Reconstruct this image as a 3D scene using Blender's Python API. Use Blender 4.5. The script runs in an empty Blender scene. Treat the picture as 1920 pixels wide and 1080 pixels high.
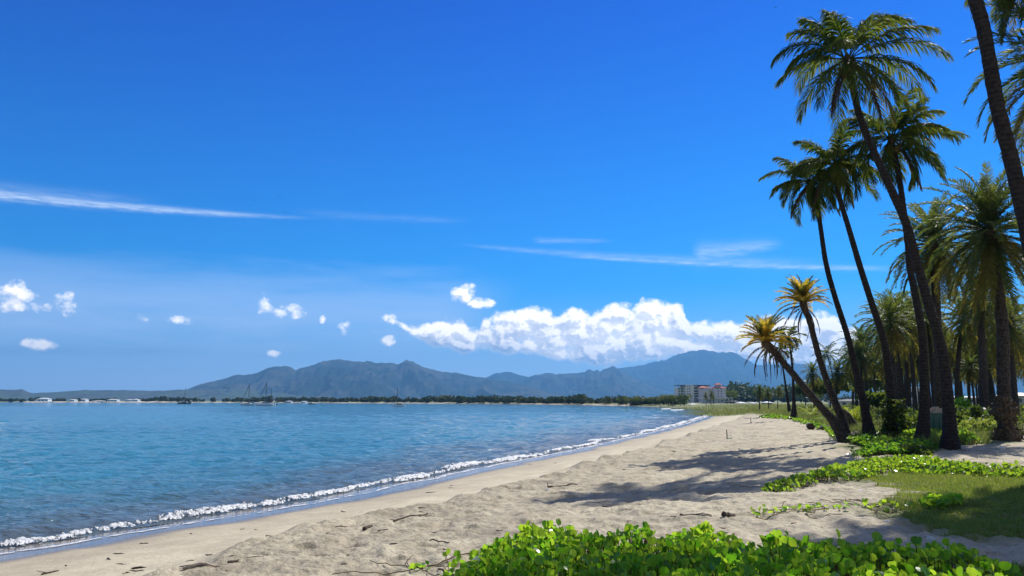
import bpy, math, random
import numpy as np
from mathutils import Vector
SC = bpy.context.scene
COL = SC.collection
R = math.radians
RNG = np.random.default_rng(7)
random.seed(11)

# ------------------------------------------------------------------ camera
F = 1478.0; CZ = 2.9; HOR = 751.0
PITCH = math.atan((HOR - 540) / F)
cam_d = bpy.data.cameras.new('camera'); cam = bpy.data.objects.new('camera', cam_d); COL.objects.link(cam)
cam_d.sensor_width = 36.0; cam_d.lens = 36.0 * F / 1920.0
cam_d.clip_start = 0.1; cam_d.clip_end = 60000
cam.location = (0, 0, CZ); cam.rotation_euler = (math.pi / 2 + PITCH, 0, 0)
SC.camera = cam
cp, sp = math.cos(PITCH), math.sin(PITCH)

def ray(px, py):
    a = (px - 960) / F; b = (540 - py) / F
    return (a, cp - b * sp, sp + b * cp)
def gnd(px, py, z=1.2):
    d = ray(px, py); t = (z - CZ) / d[2]
    return (d[0] * t, d[1] * t)
def at(px, py, Y):
    d = ray(px, py); t = Y / d[1]
    return Vector((d[0] * t, Y, CZ + d[2] * t))
def ang(px, py):
    d = ray(px, py)
    return math.degrees(math.atan2(d[0], d[1])), math.degrees(math.atan2(d[2], math.hypot(d[0], d[1])))

# ------------------------------------------------------------------ helpers
def tag(o, label=None, cat=None, group=None, kind=None):
    if label: o['label'] = label
    if cat: o['category'] = cat
    if group: o['group'] = group
    if kind: o['kind'] = kind
    return o
def empty(name, loc, label, cat, group=None, rz=0):
    o = bpy.data.objects.new(name, None); COL.objects.link(o)
    o.location = loc; o.rotation_euler[2] = rz; o.empty_display_size = 0.2
    return tag(o, label, cat, group)
def mk(name, V, faces, mat, parent=None, smooth=False, loc=None, attrs=None):
    """one mesh object from arrays; V in world (or local) coordinates, loc = origin to subtract"""
    V = np.asarray(V, dtype=np.float64).reshape(-1, 3)
    if loc is not None: V = V - np.array(loc)
    me = bpy.data.meshes.new(name)
    faces = [np.asarray(f, dtype=np.int32) for f in faces if len(f)]
    nl = sum(f.size for f in faces); nf = sum(len(f) for f in faces)
    me.vertices.add(len(V)); me.vertices.foreach_set('co', V.astype(np.float32).ravel())
    me.loops.add(nl); me.loops.foreach_set('vertex_index', np.concatenate([f.ravel() for f in faces]))
    me.polygons.add(nf)
    tot = np.concatenate([np.full(len(f), f.shape[1], dtype=np.int32) for f in faces])
    st = np.concatenate([[0], np.cumsum(tot)[:-1]]).astype(np.int32)
    me.polygons.foreach_set('loop_start', st); me.polygons.foreach_set('loop_total', tot)
    me.polygons.foreach_set('use_smooth', np.full(nf, smooth))
    if attrs:
        for k, a in attrs.items():
            at_ = me.attributes.new(k, 'FLOAT', 'POINT'); at_.data.foreach_set('value', np.asarray(a, dtype=np.float32))
    me.update(calc_edges=True); me.validate()
    if mat: me.materials.append(mat)
    o = bpy.data.objects.new(name, me); COL.objects.link(o)
    if parent: o.parent = parent
    elif loc is not None: o.location = loc
    return o

class MB:
    """collects boxes, tubes, prisms; build() links ONE mesh object"""
    def __init__(s): s.V = []; s.Q = []; s.T = []; s.n = 0
    def add(s, V, Q=(), T=()):
        V = np.asarray(V, float).reshape(-1, 3); s.V.append(V)
        if len(Q): s.Q.append(np.asarray(Q, int) + s.n)
        if len(T): s.T.append(np.asarray(T, int) + s.n)
        s.n += len(V); return s
    def box(s, c, d, rz=0, top=1.0):
        x, y, z = d[0] / 2, d[1] / 2, d[2] / 2
        v = np.array([(-x, -y, -z), (x, -y, -z), (x, y, -z), (-x, y, -z), (-x*top, -y*top, z), (x*top, -y*top, z), (x*top, y*top, z), (-x*top, y*top, z)])
        cr, sr = math.cos(rz), math.sin(rz)
        v = np.stack([v[:, 0]*cr - v[:, 1]*sr, v[:, 0]*sr + v[:, 1]*cr, v[:, 2]], 1) + np.array(c)
        return s.add(v, [(0, 3, 2, 1), (4, 5, 6, 7), (0, 1, 5, 4), (1, 2, 6, 5), (2, 3, 7, 6), (3, 0, 4, 7)])
    def tube(s, pts, rad, k=8, cap=True, jit=0):
        pts = np.array([tuple(p) for p in pts], float); n = len(pts)
        rad = np.broadcast_to(np.array(rad, float), (n,))
        tn = np.gradient(pts, axis=0); tn /= (np.linalg.norm(tn, axis=1, keepdims=True) + 1e-9)
        ref = np.array([0, 0, 1.0]) if abs(tn[0][2]) < 0.9 else np.array([1.0, 0, 0])
        vs = []
        for i in range(n):
            a = np.cross(tn[i], ref); a /= np.linalg.norm(a) + 1e-9; b = np.cross(tn[i], a)
            th = np.arange(k) * 2 * math.pi / k
            r = rad[i] * (1 + (RNG.normal(0, jit, k) if jit else 0))
            vs.append(pts[i] + (np.cos(th) * r)[:, None] * a + (np.sin(th) * r)[:, None] * b)
        V = np.concatenate(vs); q = []
        for i in range(n - 1):
            for j in range(k):
                j2 = (j + 1) % k; q.append((i*k + j, i*k + j2, (i+1)*k + j2, (i+1)*k + j))
        t = []
        if cap:
            V = np.concatenate([V, pts[:1], pts[-1:]]); c0 = n*k; c1 = n*k + 1
            for j in range(k):
                j2 = (j + 1) % k; t.append((c0, j2, j)); t.append((c1, (n-1)*k + j, (n-1)*k + j2))
        return s.add(V, q, t)
    def build(s, name, mat, parent=None, smooth=False, loc=None):
        return mk(name, np.concatenate(s.V), [np.concatenate(s.Q) if s.Q else [], np.concatenate(s.T) if s.T else []], mat, parent, smooth, loc)

def copy_tree(o, parent=None):
    c = o.copy(); COL.objects.link(c); c.parent = parent
    for ch in list(o.children):
        k = ch.copy(); COL.objects.link(k); k.parent = c
        for g in list(ch.children):
            d = g.copy(); COL.objects.link(d); d.parent = k
    return c

# numpy gradient-ish noise
def _hash(ix, iy, seed):
    h = (ix * 374761393 + iy * 668265263 + seed * 1274126177) & 0xffffffff
    h = ((h ^ (h >> 13)) * 1274126177) & 0xffffffff
    return ((h ^ (h >> 16)) & 0xffffff) / float(0xffffff)
def vnoise(x, y, seed=0):
    ix = np.floor(x).astype(np.int64); iy = np.floor(y).astype(np.int64)
    fx = x - ix; fy = y - iy
    fx = fx*fx*fx*(fx*(fx*6 - 15) + 10); fy = fy*fy*fy*(fy*(fy*6 - 15) + 10)
    a = _hash(ix, iy, seed); b = _hash(ix+1, iy, seed); c = _hash(ix, iy+1, seed); d = _hash(ix+1, iy+1, seed)
    return (a + (b-a)*fx) * (1-fy) + (c + (d-c)*fx) * fy
def fbm(x, y, seed=0, oct=4, gain=.5):
    s = 0; a = 1; t = 0
    for i in range(oct):
        s = s + a * vnoise(x, y, seed + i*17); t += a; a *= gain
        x, y = (x*1.6 - y*1.2) + 3.1, (x*1.2 + y*1.6) + 1.7
    return s / t
def sstep(a, b, x):
    t = np.clip((x - a) / (b - a), 0, 1); return t*t*(3 - 2*t)
def inpoly(x, y, P):
    P = np.asarray(P, float); ins = np.zeros(x.shape, bool); j = len(P) - 1
    for i in range(len(P)):
        xi, yi = P[i]; xj, yj = P[j]
        c = ((yi > y) != (yj > y)) & (x < (xj - xi) * (y - yi) / (yj - yi + 1e-12) + xi)
        ins ^= c; j = i
    return ins
def pdist(x, y, P):
    d = np.full(x.shape, 1e18)
    for (ax, ay), (bx, by) in zip(P[:-1], P[1:]):
        dx, dy = bx-ax, by-ay; L = dx*dx + dy*dy + 1e-9
        t = np.clip(((x-ax)*dx + (y-ay)*dy) / L, 0, 1)
        d = np.minimum(d, (x-ax-t*dx)**2 + (y-ay-t*dy)**2)
    return np.sqrt(d)
def smoothline(P, n=6):
    P = np.array(P, float); out = []
    for i in range(len(P)-1):
        p0 = P[max(i-1, 0)]; p1 = P[i]; p2 = P[i+1]; p3 = P[min(i+2, len(P)-1)]
        for k in range(n):
            t = k/n
            out.append(.5*((2*p1) + (p2-p0)*t + (2*p0-5*p1+4*p2-p3)*t*t + (3*p1-3*p2+p3-p0)*t**3))
    out.append(P[-1]); return np.array(out)
def polypx(pts, z=1.2): return [gnd(a, b, z) for a, b in pts]

# ------------------------------------------------------------------ materials
class NT:
    def __init__(s, tree): s.t = tree; s.t.nodes.clear()
    def n(s, typ, **k):
        nd = s.t.nodes.new(typ)
        for a, v in k.items(): setattr(nd, a, v)
        return nd
    def l(s, a, b): s.t.links.new(a, b)
    def _in(s, sock, v):
        if v is None: return
        if hasattr(v, 'is_linked') or isinstance(v, bpy.types.NodeSocket): s.l(v, sock)
        else: sock.default_value = v
    def m(s, op, a, b=None, c=None, clamp=False):
        nd = s.n('ShaderNodeMath', operation=op); nd.use_clamp = clamp
        for i, v in enumerate((a, b, c)): s._in(nd.inputs[i], v) if v is not None else None
        return nd.outputs[0]
    def mix(s, f, a, b, blend='MIX'):
        nd = s.n('ShaderNodeMix', data_type='RGBA', blend_type=blend)
        s._in(nd.inputs[0], f); s._in(nd.inputs[6], a); s._in(nd.inputs[7], b)
        return nd.outputs[2]
    def ss(s, v, lo, hi, a=0.0, b=1.0):
        nd = s.n('ShaderNodeMapRange', interpolation_type='SMOOTHSTEP')
        for i, x in enumerate((v, lo, hi, a, b)): s._in(nd.inputs[i], x)
        return nd.outputs[0]
    def noise(s, vec, scale, detail=4, rough=.5, dist=0, out=0, dim='3D'):
        nd = s.n('ShaderNodeTexNoise', noise_dimensions=dim)
        if vec is not None: s.l(vec, nd.inputs['Vector'])
        nd.inputs['Scale'].default_value = scale; nd.inputs['Detail'].default_value = detail
        nd.inputs['Roughness'].default_value = rough; nd.inputs['Distortion'].default_value = dist
        return nd.outputs[out]
    def mapping(s, vec, scale=(1, 1, 1), rot=(0, 0, 0)):
        nd = s.n('ShaderNodeMapping'); s.l(vec, nd.inputs[0]); nd.inputs['Scale'].default_value = scale; nd.inputs['Rotation'].default_value = rot
        return nd.outputs[0]
    def attr(s, name): return s.n('ShaderNodeAttribute', attribute_name=name).outputs['Fac']
def C4(c): return (c[0], c[1], c[2], 1)
def newmat(name):
    m = bpy.data.materials.new(name); m.use_nodes = True; return m, NT(m.node_tree)
def simple(name, col, rough=.7, col2=None, scale=5, metal=0, bump=0, spec=.3, coords='Object'):
    m, t = newmat(name)
    p = t.n('ShaderNodeBsdfPrincipled'); o = t.n('ShaderNodeOutputMaterial'); t.l(p.outputs[0], o.inputs[0])
    tc = t.n('ShaderNodeTexCoord').outputs[coords]
    nz = t.noise(tc, scale, 5, .6)
    c2 = col2 or tuple(x*.7 for x in col)
    t.l(t.mix(t.ss(nz, .35, .65), C4(c2), C4(col)), p.inputs['Base Color'])
    p.inputs['Roughness'].default_value = rough; p.inputs['Metallic'].default_value = metal
    p.inputs['Specular IOR Level'].default_value = spec
    if bump:
        b = t.n('ShaderNodeBump'); b.inputs['Strength'].default_value = bump; b.inputs['Distance'].default_value = .02
        t.l(nz, b.inputs['Height']); t.l(b.outputs[0], p.inputs['Normal'])
    return m
def leafmat(name, col, col2, trans, tf=.45, rough=.45, scale=1.2, tcol2=None, spec=.35):
    """leaf: reflective front plus light coming through; colours vary leaf to leaf"""
    m, t = newmat(name)
    p = t.n('ShaderNodeBsdfPrincipled'); tr = t.n('ShaderNodeBsdfTranslucent'); mx = t.n('ShaderNodeMixShader'); o = t.n('ShaderNodeOutputMaterial')
    geo = t.n('ShaderNodeNewGeometry').outputs['Random Per Island']
    obr = t.n('ShaderNodeObjectInfo').outputs['Random']
    tc = t.n('ShaderNodeTexCoord').outputs['Object']
    nz = t.noise(tc, scale, 3, .6)
    f = t.m('MULTIPLY_ADD', geo, .55, t.m('MULTIPLY_ADD', obr, .30, t.m('MULTIPLY', nz, .5)))
    f = t.ss(f, .30, .98)
    t.l(t.mix(f, C4(col), C4(col2)), p.inputs['Base Color'])
    t.l(t.mix(f, C4(trans), C4(tcol2 or trans)), tr.inputs[0])
    p.inputs['Roughness'].default_value = rough; p.inputs['Specular IOR Level'].default_value = spec
    mx.inputs[0].default_value = tf
    t.l(p.outputs[0], mx.inputs[1]); t.l(tr.outputs[0], mx.inputs[2]); t.l(mx.outputs[0], o.inputs[0])
    return m
M = {}
M['coco_leaf'] = leafmat('coconut_leaf', (.02, .045, .012), (.055, .085, .018), (.07, .14, .015), .42, .55, tcol2=(.30, .34, .03), spec=.15)
M['date_leaf'] = leafmat('date_leaf', (.035, .07, .022), (.07, .095, .028), (.12, .20, .025), .42, .5, tcol2=(.26, .28, .04))
M['date_old'] = leafmat('date_leaf_old', (.06, .08, .025), (.10, .09, .03), (.18, .20, .03), .45, .6, tcol2=(.36, .28, .03))
M['gold_leaf'] = leafmat('golden_leaf', (.50, .32, .04), (.24, .24, .05), (.95, .60, .04), .58, .5, scale=1.0, tcol2=(.60, .52, .05))
M['dead_leaf'] = leafmat('dead_leaf', (.07, .045, .03), (.11, .07, .045), (.10, .05, .03), .2, .8)
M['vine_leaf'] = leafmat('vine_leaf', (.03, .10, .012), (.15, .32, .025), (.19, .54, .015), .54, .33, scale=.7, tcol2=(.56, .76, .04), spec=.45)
M['vine_dark'] = leafmat('vine_leaf_dark', (.025, .08, .012), (.09, .19, .02), (.14, .38, .02), .5, .3, scale=.5, tcol2=(.44, .62, .03), spec=.5)  # darker copy of vine_leaf; palm shade at the trunk feet put into its colour
M['bush_leaf'] = leafmat('bush_leaf', (.035, .065, .018), (.07, .10, .025), (.12, .22, .02), .4, .45, tcol2=(.22, .28, .03))
M['pale_leaf'] = leafmat('pale_leaf', (.09, .10, .045), (.14, .14, .07), (.22, .25, .06), .4, .6)
M['grass'] = leafmat('grass_blade', (.08, .16, .025), (.20, .25, .06), (.24, .38, .035), .42, .6, scale=.6, tcol2=(.42, .46, .08))
M['drygrass'] = leafmat('dry_grass_blade', (.08, .13, .03), (.20, .20, .08), (.20, .30, .04), .4, .7, scale=.15, tcol2=(.34, .34, .10))
M['farleaf'] = leafmat('far_leaf', (.03, .055, .02), (.06, .08, .03), (.06, .10, .02), .25, .7, scale=.02)
M['dark_wood'] = simple('dark_wood', (.10, .075, .055), .85, (.05, .04, .03), 8, bump=.5)
M['driftwood'] = simple('driftwood', (.55, .46, .36), .85, (.26, .20, .15), 14, bump=.5)
M['stem'] = simple('stem', (.16, .12, .05), .8, (.10, .07, .03), 9)
M['white_paint'] = simple('white_paint', (.78, .78, .76), .45, (.68, .69, .68), 3)
M['hull_white'] = simple('hull_white', (.85, .86, .86), .3, (.78, .79, .80), 2, spec=.5)
M['hull_dark'] = simple('hull_dark', (.03, .035, .05), .35, (.05, .05, .06), 2, spec=.5)
M['hull_blue'] = simple('hull_blue', (.03, .14, .25), .35, (.04, .18, .3), 2, spec=.5)
M['tan_canvas'] = simple('tan_canvas', (.50, .42, .30), .8, (.4, .33, .24), 3)
M['red_canvas'] = simple('red_canvas', (.45, .05, .05), .8, (.35, .04, .04), 3)
M['mast'] = simple('mast', (.10, .11, .13), .5, (.07, .08, .09), 3)
M['glass'] = simple('dark_glass', (.02, .03, .045), .15, (.04, .06, .07), .5, spec=.8)
M['green_glass'] = simple('green_glass', (.04, .10, .08), .2, (.06, .14, .12), .5, spec=.8)
M['wall_pale'] = simple('wall_pale', (.78, .79, .80), .85, (.70, .71, .73), .15)
M['wall_lilac'] = simple('wall_lilac', (.66, .65, .76), .85, (.60, .60, .72), .15)
M['wall_cream'] = simple('wall_cream', (.62, .58, .50), .85, (.52, .48, .42), .2)
M['red_roof'] = simple('red_roof', (.42, .10, .07), .75, (.32, .08, .06), .8)
M['white_roof'] = simple('white_roof', (.72, .73, .74), .6, (.6, .62, .64), .3)
M['dark_roof'] = simple('dark_roof', (.06, .07, .09), .7, (.09, .09, .10), .4)
M['bin_green'] = simple('bin_green', (.01, .11, .09), .45, (.012, .08, .07), 4, spec=.5)
M['card'] = simple('cardboard', (.45, .33, .22), .9, (.6, .52, .44), 6)
M['tin'] = simple('corrugated_tin', (.30, .31, .32), .5, (.2, .17, .15), 2, metal=.3)

def barkmat(name, c1, c2, ring, freq, bumpd):
    m, t = newmat(name)
    p = t.n('ShaderNodeBsdfPrincipled'); o = t.n('ShaderNodeOutputMaterial'); t.l(p.outputs[0], o.inputs[0])
    tc = t.n('ShaderNodeTexCoord').outputs['Object']
    w = t.n('ShaderNodeTexWave', wave_type='BANDS', bands_direction='Z'); t.l(tc, w.inputs['Vector'])
    w.inputs['Scale'].default_value = freq; w.inputs['Distortion'].default_value = 2.5; w.inputs['Detail'].default_value = 3; w.inputs['Detail Scale'].default_value = 2
    nz = t.noise(tc, 9, 6, .65)
    h = t.m('MULTIPLY_ADD', w.outputs['Fac'], ring, t.m('MULTIPLY', nz, 1 - ring))
    t.l(t.mix(t.ss(h, .3, .7), C4(c1), C4(c2)), p.inputs['Base Color'])
    p.inputs['Roughness'].default_value = .9; p.inputs['Specular IOR Level'].default_value = .2
    b = t.n('ShaderNodeBump'); b.inputs['Strength'].default_value = .9; b.inputs['Distance'].default_value = bumpd
    t.l(h, b.inputs['Height']); t.l(b.outputs[0], p.inputs['Normal'])
    return m
M['coco_bark'] = barkmat('coconut_bark', (.016, .013, .013), (.048, .040, .036), .12, 2.6, .015)
M['date_bark'] = barkmat('date_bark', (.02, .017, .015), (.085, .072, .062), .10, 3.2, .06)

# ------------------------------------------------------------------ sun, world, view
SUNH = (-.66, -.751); SEL = R(46)
sd = bpy.data.lights.new('sun', 'SUN'); sun = bpy.data.objects.new('sun', sd); COL.objects.link(sun)
sd.energy = 5.0; sd.angle = R(.55); sd.color = (1, .955, .88)
dv = Vector((SUNH[0]*math.cos(SEL), SUNH[1]*math.cos(SEL), -math.sin(SEL)))
sun.rotation_euler = dv.to_track_quat('-Z', 'Y').to_euler(); sun.location = (60, 80, 100)
W = bpy.data.worlds.new('World'); SC.world = W; W.use_nodes = True
SC.view_settings.view_transform = 'Standard'; SC.view_settings.look = 'None'; SC.view_settings.gamma = 1
SC.view_settings.exposure = 0.3
SC.view_settings.use_curve_mapping = False
HAZE_COL = (.20, .53, .98, 1); HAZE_D = .88e-4
cy = SC.cycles
cy.use_denoising = True
cy.max_bounces = 8; cy.transparent_max_bounces = 16; cy.volume_bounces = 0; cy.diffuse_bounces = 3; cy.glossy_bounces = 3; cy.transmission_bounces = 4
cy.sample_clamp_indirect = 6

# ------------------------------------------------------------------ world: Nishita sky, thin veils, cirrus streaks and cumulus by direction
CURVES = []
def build_world():
    t = NT(W.node_tree)
    out = t.n('ShaderNodeOutputWorld'); bg = t.n('ShaderNodeBackground'); t.l(bg.outputs[0], out.inputs[0])
    sky = t.n('ShaderNodeTexSky', sky_type='NISHITA'); sky.sun_disc = False
    sky.sun_elevation = SEL; sky.sun_rotation = math.atan2(-SUNH[0], -SUNH[1])
    sky.air_density = 1.0; sky.dust_density = .2; sky.ozone_density = 2.5
    hs = t.n('ShaderNodeHueSaturation'); hs.inputs['Saturation'].default_value = SKY_SAT; hs.inputs['Hue'].default_value = SKY_HUE; hs.inputs['Value'].default_value = SKY_VAL
    tint = None
    tc = t.n('ShaderNodeTexCoord').outputs['Generated']
    sx = t.n('ShaderNodeSeparateXYZ'); t.l(tc, sx.inputs[0])
    X, Y, Z = sx.outputs
    u = t.m('MULTIPLY', t.m('ARCTAN2', X, Y), 57.29578)
    hyp = t.m('SQRT', t.m('ADD', t.m('MULTIPLY', X, X), t.m('MULTIPLY', Y, Y)))
    v = t.m('MULTIPLY', t.m('ARCTAN2', Z, hyp), 57.29578)
    tint = t.mix(t.ss(v, 4.0, 34.0), SKY_TINT, SKY_TINT2)
    t.l(t.mix(1.0, sky.outputs[0], tint, 'MULTIPLY'), hs.inputs['Color'])
    def comb(a, b, c=0.0):
        n = t.n('ShaderNodeCombineXYZ'); t._in(n.inputs[0], a); t._in(n.inputs[1], b); t._in(n.inputs[2], c); return n.outputs[0]
    def curve(val, pts):      # pts in degrees -> piecewise smooth function of u, returns degrees
        us = [p[0] for p in pts]; vs = [p[1] for p in pts]; u0, u1 = min(us), max(us); v0, v1 = min(vs) - .01, max(vs) + .01
        fc = t.n('ShaderNodeFloatCurve'); cm = fc.mapping.curves[0]; fc.mapping.use_clip = False
        xs = [((a - u0)/(u1 - u0), (b - v0)/(v1 - v0)) for a, b in pts]
        cm.points[0].location = xs[0]; cm.points[-1].location = xs[-1]
        for q in xs[1:-1]: cm.points.new(*q)
        fc.mapping.update()
        f = t.m('DIVIDE', t.m('SUBTRACT', val, u0), u1 - u0, clamp=True); t.l(f, fc.inputs['Value'])
        return t.m('MULTIPLY_ADD', fc.outputs[0], v1 - v0, v0)
    # ---- cumulus density field, evaluated twice (second time shifted towards the sun) for relief
    top = [ang(*p) for p in [(690, 640), (722, 600), (745, 585), (775, 598), (800, 600), (830, 588), (862, 590), (890, 612), (905, 588), (950, 572), (1005, 568), (1050, 580), (1085, 566), (1120, 578), (1140, 565), (1185, 560), (1235, 556), (1280, 566), (1300, 600), (1340, 594), (1385, 598), (1430, 590), (1480, 578), (1540, 582), (1580, 596), (1625, 612), (1665, 640)]]
    bot = [ang(*p) for p in [(690, 650), (722, 612), (760, 632), (800, 650), (830, 660), (900, 668), (960, 668), (1000, 672), (1040, 684), (1090, 690), (1180, 690), (1270, 676), (1340, 680), (1420, 690), (1480, 695), (1560, 690), (1620, 675), (1665, 650)]]
    small = [(30, 556, 62, 34), (70, 575, 60, 16), (120, 570, 34, 27), (340, 600, 34, 12), (268, 597, 18, 13), (75, 645, 44, 14),
             (497, 565, 22, 26), (545, 584, 38, 18), (642, 616, 22, 16), (605, 600, 9, 10), (728, 640, 18, 13), (516, 664, 17, 11),
             (868, 552, 28, 26), (897, 570, 34, 15), (1400, 668, 60, 14), (745, 600, 30, 14)]
    def field(uu, vv, lo=False):
        p = comb(uu, vv)
        pw = comb(t.m('ADD', uu, t.m('MULTIPLY', t.m('SUBTRACT', t.noise(p, .9, 3, .5, dim='2D'), .5), 1.2)), t.m('MULTIPLY', vv, 1.25))
        vor = t.n('ShaderNodeTexVoronoi', voronoi_dimensions='2D', feature='F1'); t.l(pw, vor.inputs['Vector'])
        vor.inputs['Scale'].default_value = .55; vor.inputs['Randomness'].default_value = 1
        try: vor.inputs['Detail'].default_value = 3; vor.inputs['Roughness'].default_value = .55; vor.inputs['Lacunarity'].default_value = 2.3
        except Exception: pass
        nz = t.noise(p, .8, 5, .52, .15, dim='2D')
        n1 = t.m('ADD', t.m('MULTIPLY', t.m('SUBTRACT', .45, vor.outputs['Distance']), 1.0), t.m('MULTIPLY', t.m('SUBTRACT', nz, .5), 1.3))
        e = None
        for (cx, cy_, rx, ry) in small:
            a, b = ang(cx, cy_); sx_ = ang(cx + rx, cy_)[0] - a; sy_ = ang(cx, cy_ - ry)[1] - b
            du = t.m('MULTIPLY', t.m('SUBTRACT', uu, a), 1/sx_); dv_ = t.m('MULTIPLY', t.m('SUBTRACT', vv, b), 1/sy_)
            q = t.m('SUBTRACT', 1.0, t.m('ADD', t.m('MULTIPLY', du, du), t.m('MULTIPLY', dv_, dv_)))
            q = t.m('MULTIPLY_ADD', q, .55, .0)
            e = q if e is None else t.m('MAXIMUM', e, q)
        T = t.m('SUBTRACT', curve(uu, top), vv); B = t.m('SUBTRACT', vv, curve(uu, bot))
        inside = t.m('MULTIPLY', t.m('MINIMUM', t.m('MULTIPLY', T, 1.0), t.m('MULTIPLY', B, 1.3)), .9)
        gate = t.ss(uu, ang(695, 600)[0], ang(715, 600)[0]); gate2 = t.ss(uu, ang(1650, 600)[0], ang(1600, 600)[0])
        inside = t.m('MULTIPLY_ADD', t.m('MULTIPLY', gate, gate2), t.m('ADD', inside, 5.0), -5.0)
        inside = t.m('MINIMUM', inside, .8)
        sh = t.m('MAXIMUM', e, inside)
        return t.m('ADD', sh, t.m('MULTIPLY', n1, .55)), sh, B
    Fd, sh, B = field(u, v)
    F2, _, _ = field(t.m('ADD', u, .26), t.m('ADD', v, .40))
    cov = t.m('MULTIPLY', t.ss(Fd, -.08, .46), .97)
    relief = t.m('SUBTRACT', Fd, F2)
    lit = t.ss(relief, -.16, .22)
    big = t.noise(comb(t.m('MULTIPLY', u, .55), v, 7.0), .55, 3, .5)
    hgt = t.ss(B, .15, 1.3)
    lum = t.m('MULTIPLY_ADD', lit, .60, t.m('MULTIPLY_ADD', hgt, .25, t.m('MULTIPLY', t.ss(big, .38, .62), .28)))
    thin = t.ss(Fd, .55, .1)
    lum = t.m('MULTIPLY_ADD', thin, .30, lum, clamp=True)
    ccol = t.mix(lum, (.30*CLD, .40*CLD, .62*CLD, 1), (1.75*CLD, 1.6*CLD, 1.42*CLD, 1))
    # ---- veils
    p3 = comb(t.m('MULTIPLY', u, .08), t.m('MULTIPLY', v, .5), 2.0)
    vn = t.noise(p3, 1.4, 6, .6, .3)
    veil = t.m('MULTIPLY', t.ss(t.m('ADD', v, t.m('MULTIPLY', t.m('SUBTRACT', vn, .5), 4.5)), 10.2, 6.0), t.ss(u, 2.0, -6.0))
    veil = t.m('MULTIPLY', veil, t.m('MULTIPLY_ADD', vn, .75, .22))
    hz = t.m('MULTIPLY', t.ss(v, 8.5, 0.5), .80)
    veil = t.m('MAXIMUM', veil, hz)
    def streak(x0, y0, x1, y1, w0, w1, s0, s1, seed, curv=0.0):
        a0, b0 = ang(x0, y0); a1, b1 = ang(x1, y1)
        f = t.m('DIVIDE', t.m('SUBTRACT', u, a0), a1 - a0)
        c = t.m('MULTIPLY_ADD', f, b1 - b0, b0)
        if curv: c = t.m('MULTIPLY_ADD', t.m('MULTIPLY', f, t.m('SUBTRACT', 1.0, f)), curv, c)
        wn = t.noise(comb(t.m('MULTIPLY', t.m('ADD', u, t.m('MULTIPLY', v, .6)), .6), t.m('MULTIPLY', v, 5.0), seed), 1.2, 6, .7)
        w = t.m('MAXIMUM', t.m('MULTIPLY_ADD', f, w1 - w0, w0), .02)
        d = t.m('DIVIDE', t.m('SUBTRACT', t.m('ADD', v, t.m('MULTIPLY', t.m('SUBTRACT', wn, .5), w)), c), w)
        g = t.m('POWER', 2.718, t.m('MULTIPLY', t.m('MULTIPLY', d, d), -1.0))
        fade = t.m('MULTIPLY', t.ss(f, -.05, .12), t.ss(f, 1.05, .75))
        if x0 < 0: fade = t.ss(f, 1.0, .55)
        st = t.m('MULTIPLY_ADD', f, s1 - s0, s0, clamp=True)
        return t.m('MULTIPLY', t.m('MULTIPLY', g, fade), t.m('MULTIPLY', st, t.m('MULTIPLY_ADD', t.ss(wn, .3, .7), 1.0, .35)))
    S = streak(-200, 342, 640, 411, .36, .08, .60, .62, 1.0)
    for a in [(-60, 350, 330, 382, .45, .35, .22, .12, 9.0), (560, 398, 880, 414, .3, .2, .06, .12, 4.0), (880, 460, 1560, 496, .12, .40, .2, .32, 5.0), (1050, 478, 1720, 504, .12, .18, .36, .5, 6.0),
              (1300, 478, 1470, 455, .7, .3, .42, .3, 7.0), (1000, 450, 1150, 452, .2, .12, .2, .2, 8.0), (-150, 655, 470, 657, .28, .2, .0, .0, 2.0)]:
        S = t.m('MAXIMUM', S, streak(*a))
    grey = streak(-150, 655, 480, 657, .30, .25, .5, .5, 3.0)
    soft = t.noise(comb(t.m('MULTIPLY', u, .10), t.m('MULTIPLY', v, .35), 11.0), 1.0, 5, .6)
    wisp = t.m('MULTIPLY', t.m('MULTIPLY', t.ss(soft, .62, .85), .06), t.ss(v, 30.0, 12.0))
    base = t.mix(wisp, hs.outputs['Color'], (.55*CLD, .75*CLD, 1.0*CLD, 1))
    c = t.mix(veil, base, (.50*CLD, .66*CLD, .98*CLD, 1))
    c = t.mix(S, c, (.66*CLD, .80*CLD, 1.0*CLD, 1))
    c = t.mix(t.m('MULTIPLY', grey, .8), c, (.20*CLD, .34*CLD, .62*CLD, 1))
    c0 = c
    c1 = t.mix(cov, c, ccol)
    # broken pale cloud added overhead and behind, unseen, to neutralise the blue fill light
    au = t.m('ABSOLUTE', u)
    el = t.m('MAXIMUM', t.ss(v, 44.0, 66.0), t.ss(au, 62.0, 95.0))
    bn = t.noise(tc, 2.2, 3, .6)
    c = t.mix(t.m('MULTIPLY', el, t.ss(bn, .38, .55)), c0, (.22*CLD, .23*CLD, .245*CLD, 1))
    up = t.ss(v, -1.5, -.2)
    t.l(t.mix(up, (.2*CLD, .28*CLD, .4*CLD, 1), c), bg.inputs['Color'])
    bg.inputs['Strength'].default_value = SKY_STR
    bg2 = t.n('ShaderNodeBackground'); t.l(c1, bg2.inputs['Color']); bg2.inputs['Strength'].default_value = SKY_STR
    band = t.m('MULTIPLY', t.m('MULTIPLY', t.m('GREATER_THAN', v, 1.2), t.m('LESS_THAN', v, 10.2)), t.m('LESS_THAN', au, 36.0))
    ms = t.n('ShaderNodeMixShader'); t.l(band, ms.inputs[0]); t.l(bg.outputs[0], ms.inputs[1]); t.l(bg2.outputs[0], ms.inputs[2])
    t.l(ms.outputs[0], out.inputs[0])
SKY_SAT, SKY_HUE, SKY_VAL, SKY_STR = 1.2, .5, 1.0, .12
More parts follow.
